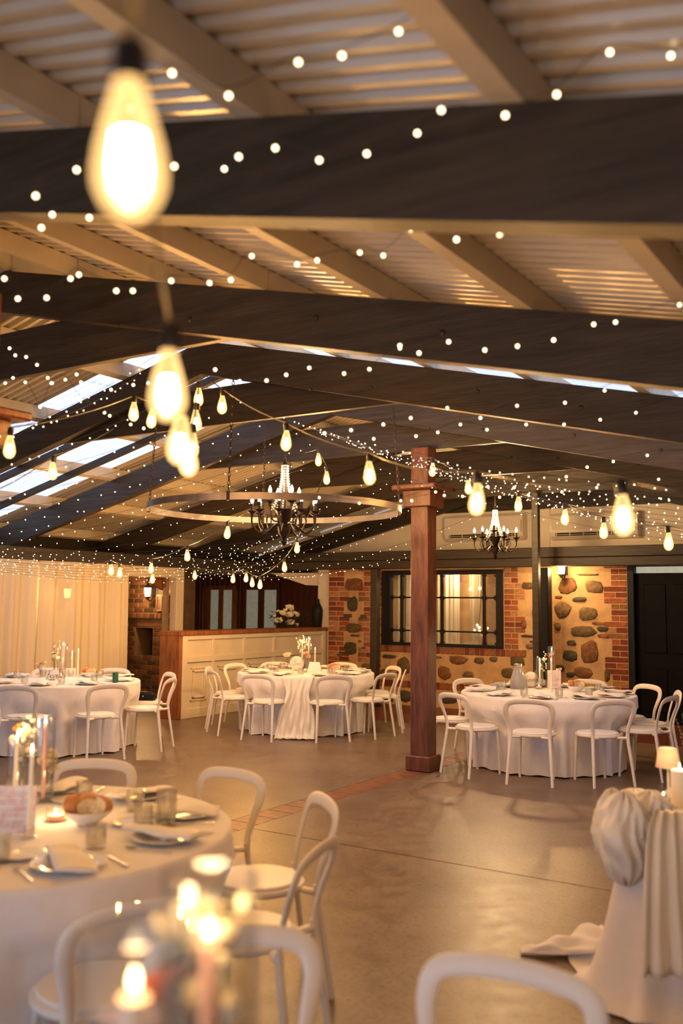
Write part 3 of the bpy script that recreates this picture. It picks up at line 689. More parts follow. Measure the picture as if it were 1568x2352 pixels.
def settings(c, angs, where, side=True, jitter=3):
    rr = random.Random(int(c.x * 100))
    for i, ang in enumerate(angs):
        A = math.radians(ang + rr.uniform(-jitter, jitter)) + YAW; rz = A + PI / 2; e = Vector((math.cos(A), math.sin(A), 0)); tn = Vector((-math.sin(A), math.cos(A), 0))
        def put(nm, me, r, t, lab, cat, grp, dz=0, drz=0.0):
            p = c + e * r + tn * t
            if nm == 'dinner_plate': OBST.append((p.x, p.y, .14))
            if nm == 'tumbler': OBST.append((p.x, p.y, .044))
            if nm == 'side_plate': OBST.append((p.x, p.y, .09))
            return tag(place(nm, me, None, (p.x, p.y, ZT + dz), (0, 0, rz + drz)), lab, cat, grp)
        put('dinner_plate', plate_me, .72, 0, 'white dinner plate under a napkin on the ' + where, 'plate', 'dinner plates on the ' + where)
        put('napkin', nap_me[i % 3], .72, .0, 'folded ivory napkin laid across a plate on the ' + where, 'napkin', 'napkins on the ' + where, 0, rr.uniform(-.25, .25))
        put('fork', fork_me, .73, -.165, 'steel fork beside a plate on the ' + where, 'fork', 'forks on the ' + where)
        put('knife', knife_me, .73, .165, 'steel knife beside a plate on the ' + where, 'knife', 'knives on the ' + where)
        put('tumbler', tum_me, .53, .17, 'cut glass tumbler on the ' + where, 'glass', 'tumblers on the ' + where)
        if side and i % 2 == 0: put('side_plate', side_me, .50, -.10, 'small white side plate on the ' + where, 'plate', 'side plates on the ' + where)
settings(c7, [-110, -75, -40, -11, 22, 57, 88, 122, 152, 178, -146], 'table before the stone wall', False)
settings(c6, [-115, -73, -38, -6, 24, 68, 112, 142, 176, -153], 'table in front of the bar', False)
settings(c5, [-93, -52, -8, 30, 76, 112, 150, -135], 'table numbered Five', False)
settings(cF, [90, 54, 18, -18, -55, -90, 126], 'table beside the brick strip', True)
# ================================================================== centrepieces
flame_me = MB().lathe([(0, 0), (.0035, .003), (.0052, .010), (.0048, .018), (.0027, .028), (.0005, .037)], 12).mesh('flame', M_FLAME, 'all')
def flame_light(parent, z, e=.35):
    e *= 2.2
    l = bpy.data.lights.new('flame_light', 'POINT'); l.energy = e; l.color = (1, .62, .28); l.shadow_soft_size = .02
    o = bpy.data.objects.new('flame_light', l); COL.objects.link(o); o.parent = parent; o.location = (0, 0, z)
OBSP = 0
def taper(p, h, wax, label, r=.011, z0=None, holder=True, light=.35):
    t = thing('taper_candle', label, 'candle', (p.x, p.y, p.z))
    b0 = .0
    if holder:
        MB().lathe([(0, 0), (.028, 0), (.030, .006), (.016, .012), (.0145, .035), (.0125, .036), (.0120, .014), (0, .014)], 16).obj('holder', M_GLASS, t, 40); b0 = .014
    MB().lathe([(0, b0), (r, b0), (r * .82, h * .6), (r * .72, h - .004), (r * .3, h), (0, h)], 14).obj('wax', wax, t, 40)
    MB().tube([(0, 0, h - .001), (.0005, 0, h + .007)], .0009, 5).obj('wick', M_BLACK, t)
    fo = place('flame', flame_me, t, (0, 0, h + .004))
    if 'orange' in label: fo.scale = (.95, .95, .62)
    flame_light(t, h + .07, light)
    return t
def cylinder(p, r, h, label, name='glass_cylinder'):
    b = MB().lathe([(0, 0), (r, 0), (r, h), (r - .003, h), (r - .003, .006), (0, .006)], 28)
    return tag(b.obj(name, M_GLASS, None, 40, (p.x, p.y, p.z)), label, 'glass')
PETW = mat('cream petal', (.82, .74, .56), .6, var=.12, scale=30); PETP = mat('blush petal', (.80, .55, .43), .6, var=.15, scale=30); PETO = mat('orange petal', (.75, .16, .035), .6, var=.2, scale=30)
LEAF = mat('green leaf', (.055, .10, .028), .5, var=.4, scale=20); STEM = mat('green stem', (.10, .14, .045), .6)
def petal(b, c, ax, up, w_, l_, curl):
    ax = ax.normalized(); up = up.normalized(); sd = ax.cross(up); n = 4; rows = []
    for i in range(n + 1):
        v = i / n; row = []
        for j in (-1, 0, 1):
            q = math.sin(PI * min(.93, .12 + .75 * v)) * w_ / 2 * j
            p = c + ax * (l_ * v * (1 - .25 * curl * v)) + up * (l_ * curl * v * v) + sd * q + up * (-.12 * w_ * abs(j))
            row.append(p)
        rows.append(row)
    b.loft(rows, False)
def bloom(r, seed, layers=3):
    rr = random.Random(seed); b = MB()
    for k in range(layers):
        n = 5 + k; tilt = .25 + .42 * k
        for j in range(n):
            a = 2 * PI * j / n + k * .7 + rr.uniform(-.15, .15)
            out = Vector((math.cos(a), math.sin(a), 0)); ax = out * math.sin(tilt) + Vector((0, 0, 1)) * math.cos(tilt); upv = Vector((0, 0, 1)) * math.sin(tilt) - out * math.cos(tilt)
            petal(b, Vector((0, 0, 0)) + out * r * .06 * k, ax, upv, r * (.75 + .2 * k), r * (.85 + .18 * k), .35)
    b.sphere((0, 0, r * .3), r * .28, 8, 5)
    return b
BL = {(n, i): bloom(1.0, 10 * i + len(n)).mesh('bloom', m, 'all') for n, m in (('w', PETW), ('pk', PETP), ('ora', PETO)) for i in (1, 2)}
def flowers(name, p, label, stems, vase_h=.09, vase_r=.022, leaves=6, seed=1, vmat=None, cat='flowers'):
    """stems: (dx, dy, height, kind, radius) seen from the bud vase"""
    t = thing(name, label, cat, (p.x, p.y, p.z)); rr = random.Random(seed)
    if vase_h: MB().lathe([(0, 0), (vase_r, 0), (vase_r * 1.15, vase_h * .35), (vase_r * .7, vase_h * .75), (vase_r * .75, vase_h), (vase_r * .65, vase_h), (vase_r * .6, vase_h * .75), (vase_r, vase_h * .35), (vase_r * .9, .006), (0, .006)], 18).obj('vase', vmat or M_GLASS, t, 40)
    for i, (dx, dy, hh, kd, rad) in enumerate(stems):
        MB().tube(catmull([(0, 0, .01), (dx * .15, dy * .15, hh * .5), (dx, dy, hh)], 5), .0016, 5).obj('stem', STEM, t, True)
        if kd != 'spray':
            o = place('bloom', BL[(kd, 1 + i % 2)], t, (dx, dy, hh), (rr.uniform(-.5, .5), rr.uniform(-.5, .5), rr.uniform(0, 6))); o.scale = (rad,) * 3
        else:
            b = MB()
            for q in range(9):
                f_ = .45 + .06 * q; s = rad * .35 * (1.1 - .05 * q)
                b.sphere((dx * f_ + rr.uniform(-rad, rad) * .5, dy * f_ + rr.uniform(-rad, rad) * .4, hh * (.55 + .055 * q)), s, 6, 4)
            b.obj('spray', PETW, t, True)
    if leaves:
        b = MB()
        for q in range(leaves):
            a = rr.uniform(0, 6.28); hgt = rr.uniform(.4, .95) * max(s[2] for s in stems); out = Vector((math.cos(a), math.sin(a), rr.uniform(.0, .8)))
            petal(b, Vector((0, 0, hgt)), out, Vector((0, 0, 1)), .018, rr.uniform(.035, .06), -.2)
        b.obj('foliage', LEAF, t, True)
    return t
M_BREAD = mat('bread crust', (.42, .145, .035), .65, col2=(.55, .26, .08), scale=18, bump=.3, bscale=50); M_CRUMB = mat('bread crumb', (.72, .53, .30), .8, var=.25, scale=40)
def bread_bowl(p, where, s=1.0, lab2=''):
    r = .098 * s; hb = .058 * s
    tag(MB().lathe([(0, 0), (r * .42, 0), (r * .46, .006), (r * .8, hb * .55), (r, hb), (r - .004, hb + .001), (r * .77, hb * .6), (r * .4, .010), (0, .010)], 30).obj('bread_bowl', M_CHINA, None, 40, (p.x, p.y, p.z)), 'white bowl holding bread on the ' + where, 'bowl')
    for k, (dx, sz, tilt) in enumerate(((-.052, 1.0, .2), (-.001, 1.05, -.15), (.050, .95, .1))):
        rr = .052 * s * sz; b = MB(); n = 16
        rings = []
        for yy, q in ((-.03, .86), (-.026, .97), (0, 1.02), (.024, .97), (.03, .85)):
            rings.append([(rr * q * math.cos(2 * PI * j / n), yy * s, rr * q * .9 * math.sin(2 * PI * j / n) * (.86 if math.sin(2 * PI * j / n) < 0 else 1)) for j in range(n)])
        b.loft(rings, True, False); b.f.append(tuple(range(n))); b.m.append(1); L_ = 4 * n; b.f.append(tuple(L_ + j for j in reversed(range(n)))); b.m.append(1)
        q = p + RH * dx * s
        tag(b.obj('bread_slice', [M_BREAD, M_CRUMB], None, 40, (q.x, q.y, p.z + hb * .72 + rr * .62), (.2 * (1 if k % 2 else -1), tilt, YAW + (1.25, .35, -.3)[k])), 'crusty bread slice in the bowl on the ' + where, 'bread', 'bread in the bowl on the ' + where)
def card_mat(nm, col, col2):
    m = mat(nm, col, .8); nt = m.node_tree; N = nt.nodes; L = nt.links; b = N['Principled BSDF']
    tc = N.new('ShaderNodeTexCoord'); sp = N.new('ShaderNodeSeparateXYZ'); L.new(tc.outputs['Object'], sp.inputs[0])
    wv = N.new('ShaderNodeTexNoise'); wv.inputs['Scale'].default_value = 26; L.new(tc.outputs['Object'], wv.inputs['Vector'])
    rp = N.new('ShaderNodeValToRGB'); rp.color_ramp.elements[0].position = .45; rp.color_ramp.elements[1].position = .62; rp.color_ramp.elements[0].color = (*col, 1); rp.color_ramp.elements[1].color = (*col2, 1)
    L.new(wv.outputs['Fac'], rp.inputs[0]); L.new(rp.outputs[0], b.inputs['Base Color']); return m
M_CARD = card_mat('printed menu card', (.80, .70, .66), (.72, .50, .48)); M_PRINT = mat('grey print', (.33, .25, .24), .8)
def menu_card(p, w_, h_, label, rz):
    t = thing('menu_card', label, 'menu card', (p.x, p.y, p.z), rz)
    MB().box(-w_ / 2, w_ / 2, -.001, .001, 0, h_).obj('card', M_CARD, t)
    rr = random.Random(5); b = MB()
    z = h_ * .86
    while z > h_ * .14:
        ln = w_ * rr.uniform(.22, .38); x = -ln
        while x < ln:
            wd = rr.uniform(.004, .011); b.add([(x, -.0013, z), (min(x + wd, ln), -.0013, z), (min(x + wd, ln), -.0013, z + h_ * .012), (x, -.0013, z + h_ * .012)], [(0, 1, 2, 3)]); x += wd + .003
        z -= h_ * (.042 if rr.random() < .8 else .085)
    b.obj('print', M_PRINT, t)
    MB().lathe([(0, 0), (.012, 0), (.012, .004), (0, .004)], 12, (0, .006, 0)).obj('foot', M_SILVER, t)
    return t
SCRIPT = {
 'F': [[(.0, .62), (.1, .95), (.35, 1.0), (.85, 1.02)], [(.5, 1.0), (.42, .5), (.28, .0), (.05, -.05)], [(.22, .52), (.62, .55)]],
 'S': [[(.75, .9), (.5, 1.03), (.28, .82), (.5, .55), (.58, .25), (.32, .0), (.05, .12)]],
 'i': [[(.0, .1), (.14, .45), (.16, .08), (.34, .14)], [(.2, .66), (.215, .68)]],
 'v': [[(.0, .4), (.12, .42), (.2, .02), (.42, .46), (.55, .42)]],
 'e': [[(.0, .2), (.3, .34), (.2, .5), (.05, .28), (.18, .02), (.45, .14)]],
 'n': [[(.0, .3), (.1, .46), (.08, .02), (.26, .46), (.36, .38), (.36, .05), (.5, .1)]],
 'x': [[(.0, .44), (.16, .36), (.24, .08), (.42, .06)], [(.40, .46), (.05, .02)]]}
SW = {'F': .62, 'S': .78, 'i': .34, 'v': .5, 'e': .42, 'n': .48, 'x': .44}
def script(word, h, mm, parent, y, x0, z0):
    b = MB(); x = 0
    tot = sum(SW[c] for c in word) * h
    for ch in word:
        for st in SCRIPT[ch]:
            pts = [(x0 - tot / 2 + (x + px_) * h * 1.0 + py_ * h * .12, y, z0 + py_ * h) for px_, py_ in st]
            b.tube(catmull(pts, 5) if len(pts) > 2 else [Vector(p) for p in pts], h * .022, 5)
        x += SW[ch]
    b.obj('lettering', mm, parent, True)
M_INK = mat('black ink', (.010, .009, .008), .4)
M_TIN = mat('translucent white acrylic', (.72, .64, .55), .25, spec=.6)
def sign_disc(p, r, word, label, rz):
    t = thing('table_sign', label, 'table sign', (p.x, p.y, p.z), rz); n = 40
    ring = [(r * math.cos(2 * PI * j / n), r + r * math.sin(2 * PI * j / n)) for j in range(n)]
    MB().loft([[(x, yy, z) for x, z in ring] for yy in (-.0015, .0015)], True, True).obj('disc', M_TIN, t)
    MB().box(-.03, .03, -.012, .012, -.0, .008).obj('foot', M_BARTOP, t)
    script(word, r * .75, M_INK, t, -.004, 0, r * .72)
    return t
def votive(p, label, h=.085, r=.036, e=.25):
    t = thing('votive_glass', label, 'candle', (p.x, p.y, p.z))
    MB().lathe([(0, 0), (r, 0), (r, h), (r - .002, h), (r - .002, .006), (0, .006)], 24).obj('glass', M_GLASS, t, 40)
    MB().lathe([(0, .007), (r * .78, .007), (r * .78, .026), (r * .5, .0265), (0, .0255)], 20).obj('wax', M_WAXP, t, 40)
    o = place('flame', flame_me, t, (0, 0, .027)); o.scale = (.8, .8, .6)
    flame_light(t, h + .02, e)
def tp(px, py, c, lim=.62, r=.05):
    p = onz(px, py, ZT); v = p - c; v.z = 0
    if v.length > lim: v = v.normalized() * lim
    x, y = c.x + v.x, c.y + v.y
    for it in range(200):                      # settle into a free spot on the cloth
        mv = False
        for ox, oy, orr in OBST:
            dx, dy = x - ox, y - oy; d = math.hypot(dx, dy)
            if d < orr + r + .004:
                k = (orr + r + .006 - d) * .6; d = d or 1e-3; x += dx / d * k; y += dy / d * k; mv = True
        if not mv: break
    OBST.append((x, y, r))
    return Vector((x, y, ZT))
# --- table before the stone wall
W7 = 'table before the stone wall'
p = tp(1276, 1556, c7); cylinder(p, .046, .46, 'tall clear glass cylinder round the pink taper on the ' + W7); taper(p + Vector((0, 0, .006)), .40, M_WAXP, 'pink taper candle inside the tall glass cylinder on the ' + W7, z0=0)
p = tp(1250, 1562, c7); cylinder(p, .042, .33, 'shorter glass cylinder round the ivory taper on the ' + W7); taper(p + Vector((0, 0, .006)), .29, M_WAXI, 'ivory taper candle inside the shorter glass cylinder on the ' + W7)
taper(tp(1266, 1588, c7), .32, M_WAXI, 'bare ivory taper candle before the menu card on the ' + W7)
menu_card(tp(1263, 1580, c7), .155, .20, 'pink printed menu card standing on the ' + W7, YAW + .1)
votive(tp(1237, 1582, c7), 'tall ribbed glass with lit tea light on the ' + W7, .20, .045)
sign_disc(tp(1214, 1578, c7), .088, 'Seven', 'round acrylic sign lettered Seven on the ' + W7, YAW + .15)
bread_bowl(tp(1323, 1588, c7, r=.10), W7)
flowers('bud_vase', tp(1206, 1570, c7), 'single pale bloom in a bud vase on the ' + W7, [(-.01, 0, .15, 'w', .035), (.02, .01, .12, 'w', .022)], seed=4)
flowers('bud_vase', tp(1244, 1556, c7), 'wispy pale spray beside the ivory taper on the ' + W7, [(-.10, 0, .34, 'spray', .035), (-.03, .02, .40, 'spray', .028), (.04, 0, .34, 'ora', .02), (-.02, 0, .30, 'w', .03)], leaves=8, seed=6)
flowers('bud_vase', tp(1294, 1560, c7), 'little white blossoms beside the tall cylinder on the ' + W7, [(.0, 0, .19, 'w', .024), (.03, 0, .20, 'w', .02)], seed=8)
p = tp(1131, 1572, c7, .66, .095)
t = thing('carafe', 'glass water carafe with steel lid on the ' + W7, 'carafe', (p.x, p.y, p.z))
MB().lathe([(0, 0), (.085, 0), (.092, .015), (.088, .09), (.06, .19), (.042, .235), (.044, .25), (.040, .25), (.038, .232), (.056, .186), (.083, .088), (.086, .02), (0, .012)], 30).obj('glass', mat('grey carafe glass', (.62, .60, .58), .1, trans=.45, spec=.7), t, 40)
MB().lathe([(0, .245), (.047, .245), (.049, .252), (.049, .268), (.044, .272), (0, .272)], 24).obj('lid', M_SILVER, t, 40)
p = tp(1108, 1568, c7)
t = thing('sugar_pot', 'small glass pot of sugar sachets beside the carafe', 'pot', (p.x, p.y, p.z))
MB().lathe([(0, 0), (.035, 0), (.037, .06), (.034, .06), (.032, .006), (0, .006)], 20).obj('pot', M_CUT, t, 40)
for k in range(5): MB().box(-.002, .002, -.018, .018, 0, .075).obj('sachet', M_NAPKIN, t, False, (-.02 + .01 * k, 0, .012), (0, .06 * (k - 2), .3 * k))
# --- table in front of the bar
W6 = 'table in front of the bar'
p = tp(719, 1524, c6); cylinder(p, .050, .44, 'tall clear glass cylinder round the pink taper on the ' + W6); taper(p + Vector((0, 0, .006)), .40, M_WAXP, 'pink taper candle inside the tall glass cylinder on the ' + W6)
p = tp(703, 1528, c6); cylinder(p, .052, .30, 'shorter glass cylinder round the ivory taper on the ' + W6); taper(p + Vector((0, 0, .006)), .33, M_WAXI, 'ivory taper candle inside the shorter glass cylinder on the ' + W6)
taper(tp(724, 1532, c6), .26, M_WAXI, 'bare ivory taper candle beside the tent card on the ' + W6)
votive(tp(700, 1544, c6), 'tall ribbed glass with lit tea light on the ' + W6, .19, .048)
bread_bowl(tp(767, 1546, c6, r=.10), W6)
sign_disc(tp(681, 1540, c6), .098, 'Six', 'round acrylic sign lettered Six on the ' + W6, YAW - .1)
p = tp(722, 1546, c6)
t = thing('tent_card', 'white folded tent card standing on the ' + W6, 'card', (p.x, p.y, p.z), YAW - .25)
MB().loft([[(-.09, -.05, 0), (0 - .07, 0, .145), (-.08, .05, 0)], [(.11, -.05, 0), (.07, 0, .145), (.10, .05, 0)]], False).obj('card', M_NAPKIN, t)
flowers('bud_vase', tp(659, 1540, c6), 'single white rose in a bud vase on the ' + W6, [(0, 0, .19, 'w', .058)], leaves=5, seed=12)
flowers('bud_vase', tp(692, 1530, c6), 'tall pale flower spray in a vase on the ' + W6, [(-.10, 0, .42, 'spray', .05), (.0, .02, .46, 'spray', .045), (-.02, 0, .36, 'w', .04), (.03, 0, .35, 'w', .035), (-.04, 0, .33, 'w', .03)], leaves=12, seed=13)
flowers('bud_vase', tp(710, 1526, c6), 'small peach blooms between the tapers on the ' + W6, [(.02, .01, .20, 'pk', .04), (.05, .01, .16, 'pk', .04)], leaves=4, seed=14)
# --- table five
W5 = 'table numbered Five'
p = tp(166, 1534, c5); cylinder(p, .046, .40, 'tall clear glass cylinder round the pink taper on the ' + W5); taper(p + Vector((0, 0, .006)), .37, M_WAXP, 'pink taper candle inside the tall glass cylinder on the ' + W5)
p = tp(147, 1532, c5); cylinder(p, .034, .29, 'shorter glass cylinder round the ivory taper on the ' + W5); taper(p + Vector((0, 0, .006)), .26, M_WAXI, 'ivory taper candle inside the shorter glass cylinder on the ' + W5)
taper(tp(178, 1556, c5), .31, M_WAXI, 'bare ivory taper candle beside the bread bowl on the ' + W5)
votive(tp(140, 1556, c5), 'tall ribbed glass with lit tea light on the ' + W5, .19, .05)
bread_bowl(tp(204, 1554, c5, r=.10), W5)
p = tp(160, 1552, c5)
t = thing('tent_card', 'white folded tent card standing behind the candles on the ' + W5, 'card', (p.x, p.y, p.z), YAW + .1)
MB().loft([[(-.11, -.04, 0), (-.11, 0, .095), (-.11, .04, 0)], [(.11, -.04, 0), (.11, 0, .095), (.11, .04, 0)]], False).obj('card', M_NAPKIN, t)
p = tp(120, 1562, c5)
t = thing('table_sign', 'white sign with black script reading Five', 'table sign', (p.x, p.y, p.z), YAW)
MB().box(-.075, .075, -.0015, .0015, .0, .115).obj('plate', M_NAPKIN, t); MB().box(-.03, .03, -.012, .012, 0, .007).obj('foot', M_BARTOP, t)
script('Five', .085, M_INK, t, -.004, -.005, .022)
flowers('bud_vase', tp(92, 1556, c5), 'blush rose in a small bud vase on the ' + W5, [(-.02, 0, .13, 'pk', .045), (.07, 0, .18, 'w', .022), (.03, 0, .12, 'w', .028)], leaves=7, seed=21)
flowers('bud_vase', tp(128, 1540, c5), 'tall wildflower spray in a glass vase on the ' + W5, [(.0, 0, .36, 'pk', .028), (.08, 0, .44, 'spray', .03), (-.03, 0, .28, 'w', .03), (.02, 0, .24, 'w', .032), (.06, 0, .22, 'w', .03), (-.05, .02, .2, 'w', .03)], vase_h=.16, leaves=14, seed=22)
p = tp(270, 1566, c5, .8, .036)
t = thing('drink_can', 'small green drink can on the ' + W5, 'can', (p.x, p.y, p.z))
MB().lathe([(0, 0), (.026, 0), (.033, .008), (.033, .105), (.027, .116), (0, .116)], 20).obj('body', mat('green can', (.012, .10, .045), .3, spec=.6), t, 40); MB().lathe([(0, .115), (.027, .115), (.027, .119), (.024, .119), (.022, .116), (0, .116)], 20).obj('lid', M_SILVER, t, 40)
# --- table beside the brick strip
WF = 'table beside the brick strip'
p = tp(100, 1842, cF, .62, .028); cylinder(p, .048, .40, 'tall clear glass cylinder round the pink taper on the ' + WF); taper(p + Vector((0, 0, .006)), .345, M_WAXP, 'pink taper candle inside the tall glass cylinder on the ' + WF)
p = tp(33, 1850, cF, .62, .028); cylinder(p, .040, .30, 'shorter glass cylinder round the ivory taper on the ' + WF); taper(p + Vector((0, 0, .006)), .28, M_WAXI, 'ivory taper candle inside the shorter glass cylinder on the ' + WF, r=.013)
taper(tp(66, 1925, cF, .62, .028), .325, M_WAXI, 'bare ivory taper candle before the menu card on the ' + WF)
menu_card(tp(22, 1916, cF, .62, .028), .20, .19, 'pink printed menu card standing on the ' + WF, YAW + .05)
bread_bowl(tp(206, 1893, cF, r=.10), WF, 1.02)
votive(tp(128, 1885, cF, .62, .028), 'low glass votive with glowing tea light on the ' + WF, .055, .045, .4)
flowers('bud_vase', tp(128, 1830, cF, .62, .028), 'cream rose beside the tall cylinder on the ' + WF, [(.005, 0, .17, 'w', .055), (.03, .0, .13, 'w', .03)], leaves=8, seed=31)
flowers('bud_vase', tp(8, 1842, cF, .62, .028), 'tall mixed flower stems in a vase on the ' + WF, [(-.02, 0, .33, 'ora', .03), (.03, 0, .30, 'w', .045), (.02, 0, .22, 'w', .045), (.07, 0, .40, 'spray', .04), (-.04, 0, .26, 'w', .04), (0, .02, .36, 'spray', .04)], vase_h=.18, vase_r=.03, leaves=16, seed=32)
for px, py in ((386, 1892),):
    q = tp(px, py, cF, .8, .045); tag(place('tumbler', tall_me, None, (q.x, q.y, ZT)), 'tall cut glass near the rim on the ' + WF, 'glass')
# --- table by the camera: pink tapers in cylinders and a small posy
WN = 'table with the orange flower'
def near(px, d): v = floor_at(px, d); return Vector((v.x, v.y, ZT))
p = near(500, 1.12); zf = at(500, 2150, 1.12).z; cylinder(p, .055, zf - ZT + .07, 'clear glass cylinder round the tall pink taper by the orange flower'); tc_ = taper(p + Vector((0, 0, .006)), zf - ZT - .012, M_WAXP, 'tall pink taper candle beside the orange flower', r=.0125)
p = near(338, 1.02); zf = at(338, 2268, 1.02).z; cylinder(p, .062, zf - ZT + .06, 'clear glass cylinder round the short blush candle by the orange flower'); taper(p + Vector((0, 0, .006)), zf - ZT - .012, mat('blush wax', (.80, .58, .44), .5, emit=(1, .6, .35), estr=.05), 'short blush candle beside the orange flower', r=.022)
p = near(428, 1.18); zz = at(428, 2290, 1.18).z - ZT
flowers('posy', p, 'small posy with an orange flower and blush rose between two tapers', [(-.015, 0, zz, 'ora', .028), (-.05, 0, zz - .06, 'pk', .05), (.03, .02, zz + .05, 'w', .04), (.0, .03, zz + .06, 'w', .045), (.05, 0, zz + .0, 'w', .03), (.06, .03, zz + .12, 'spray', .05)], vase_h=.2, vase_r=.035, leaves=16, seed=41)
votive(near(425, 1.5), 'glowing votive glass behind the posy', .35, .03, .1) if False else None
# ================================================================== satin runner on the table in front of the bar
def runner():
    A = math.radians(-94) + YAW; e = Vector((math.cos(A), math.sin(A), 0)); tn = Vector((-math.sin(A), math.cos(A), 0)); b = MB(); nu, nv = 46, 40; top = []
    for i in range(nv + 1):
        v = i / nv; row = []
        for j in range(nu + 1):
            u = j / nu - .5
            if v < .25:
                r = .40 + (TR + .03 - .40) * (v / .25); z = ZT + .004 + .006 * abs(math.sin(14 * u + 3)) ; wd = .50
                wd = .36 + .05 * math.sin(v * 6)
            else:
                q = (v - .25) / .75; z = ZT - .005 - q * (ZT - .012); r = TR + .045 + .02 * q + .035 * q * q
                wd = .40 - .24 * math.exp(-((q - .28) / .20) ** 2) * .6 + .10 * q
                fold = .5 + .5 * math.sin(26 * u + 5 * math.sin(3 * q) + 1.5); r += .035 * fold * min(1, q * 4) + .02 * math.sin(40 * u + 9 * q) * min(1, q * 2)
                if q > .93: r += (q - .93) * .8; z = max(z, .010 + .012 * fold)
            x = u * wd + .03 * max(0, (v - .4)) * -1
            P = c6 + e * r + tn * x
            row.append((P.x, P.y, z))
        top.append(row)
    b.loft(top, False)
    return b
o = runner().obj('satin_runner', M_SATIN, None, 'all'); md = o.modifiers.new('thick', 'SOLIDIFY'); md.thickness = .003
tag(o, 'white satin runner knotted and falling to the floor before the bar table', 'table runner')
# ================================================================== draped table with satin swag
DX_0, DX_1, DY_0, DY_1 = -1.27, -.40, 4.30, 6.1
t = thing('draped_table', 'rectangular table under the long white drape', 'table', ((DX_0 + DX_1) / 2, (DY_0 + DY_1) / 2, 0))
MB().bbox(-.41, .41, -.88, .88, .71, .742, .006).obj('tabletop', M_BARTOP, t)
for sx in (-1, 1):
    for sy in (-1, 1): MB().bbox(sx * .34 - .02, sx * .34 + .02, sy * .82 - .02, sy * .82 + .02, 0, .71, .004).obj('leg', M_IRON, t)
def drape():
    rad = .06; per = []
    segs = [((DX_0, DY_1), (DX_0, DY_0)), ((DX_0, DY_0), (DX_1, DY_0)), ((DX_1, DY_0), (DX_1, DY_1)), ((DX_1, DY_1), (DX_0, DY_1))]
    for (x0, y0), (x1, y1) in segs:
        L_ = math.hypot(x1 - x0, y1 - y0); dx, dy = (x1 - x0) / L_, (y1 - y0) / L_; nx, ny = dy, -dx
        nx, ny = -dy * -1, dx * -1
        n = int(L_ / .018)
        for k in range(n):
            s = rad + (L_ - 2 * rad) * k / n; per.append((x0 + dx * s, y0 + dy * s, nx, ny))
        # rounded corner
        cx, cy_ = x1 - dx * rad - nx * rad, y1 - dy * rad - ny * rad
        a0 = math.atan2(ny, nx)
        for k in range(8):
            a = a0 + (PI / 2) * k / 8
            per.append((cx + rad * math.cos(a), cy_ + rad * math.sin(a), math.cos(a), math.sin(a)))
    n = len(per); b = MB(); rings = []
    for q_ in (.0, .5, .93): rings.append([((DX_0 + DX_1) / 2 + (p[0] - (DX_0 + DX_1) / 2) * q_, (DY_0 + DY_1) / 2 + (p[1] - (DY_0 + DY_1) / 2) * q_, ZT) for p in per])
    rows = [(0, .0, .004), (.01, .004, .0), (.02, .008, -.02)] + [(k / 16, 0, 0) for k in range(1, 17)]
    for i, (q, o_, dz) in enumerate(rows):
        ring = []
        for j, (x, y, nx, ny) in enumerate(per):
            s = j * .018
            f = .045 * math.sin(s * 17 + 1.4 * math.sin(s * 5)) + .022 * math.sin(s * 37 + 2) + .03 * math.sin(s * 7)
            if i < 3: off, z = o_, ZT + dz - .002
            else:
                z = (ZT - .02) * (1 - q) + .008; off = .012 + q * .05 + (f + .02) * q ** .7 + .10 * q ** 3
                if q > .93: off += .09 + .05 * math.sin(s * 9); z = .012 + .022 * (1 + math.sin(s * 22)) * .5
            ring.append((x + nx * off, y + ny * off, z))
        rings.append(ring)
    # hem curling out on the floor
    ring = []
    for j, (x, y, nx, ny) in enumerate(per):
        s = j * .018; off = .30 + .06 * math.sin(s * 5 + 1) + .03 * math.sin(s * 13); ring.append((x + nx * off, y + ny * off, .006))
    rings.append(ring)
    b.loft(rings, True); return b
o = drape().obj('drape_cloth', M_CLOTH, None, 'all'); tag(o, 'long white cloth draped over the rectangular table and pooling on the floor', 'tablecloth')
def pouf(c, rx, ry, rz_, k, seed, lean=(0, 0)):
    b = MB(); n, m = 72, 22; rr = random.Random(seed); rings = []; ph = rr.uniform(0, 6)
    for i in range(m + 1):
        a = -PI / 2 + PI * i / m; row = []
        for j in range(n):
            th = 2 * PI * j / n
            wv = th + .35 * math.sin(2 * th + ph) + .25 * math.sin(3.3 * a + ph)
            low = .5 - .5 * math.sin(a)
            f = 1 + (.07 + .12 * low) * math.sin(k * wv + ph + 1.6 * math.sin(1.7 * a + 2 * th)) * math.cos(a) + .06 * math.sin((2 * k + 3) * wv + 4 * a) * math.cos(a) + .10 * math.sin(3 * th + 2.3 * a + ph) + .05 * math.sin(5 * a + 4 * th)
            cc = max(math.cos(a), .03)
            zz = math.sin(a)
            row.append((c[0] + rx * f * cc * math.cos(th) + lean[0] * zz, c[1] + ry * f * cc * math.sin(th) + lean[1] * zz, c[2] + rz_ * zz * (1 + .10 * math.sin(k * th + ph))))
        rings.append(row)
    return b.loft(rings, True, True)
sw = thing('satin_swag', 'cream satin swag gathered into a ruffled bow on the corner of the drape', 'swag', (0, 0, 0))
k0 = at(1436, 1925, 4.24); k1 = at(1494, 1858, 4.30); k2 = at(1456, 1838, 4.56)
pouf((k0.x, k0.y, k0.z), .115, .12, .185, 11, 1).obj('bow_loop', M_SATIN, sw, 'all')
pouf((at(1408, 1900, 4.42).x, at(1408, 1900, 4.42).y, at(1408, 1900, 4.42).z), .085, .11, .16, 10, 2).obj('bow_loop', M_SATIN, sw, 'all')
pouf((k1.x, k1.y, k1.z), .085, .10, .075, 7, 3).obj('knot', M_SATIN, sw, 'all')
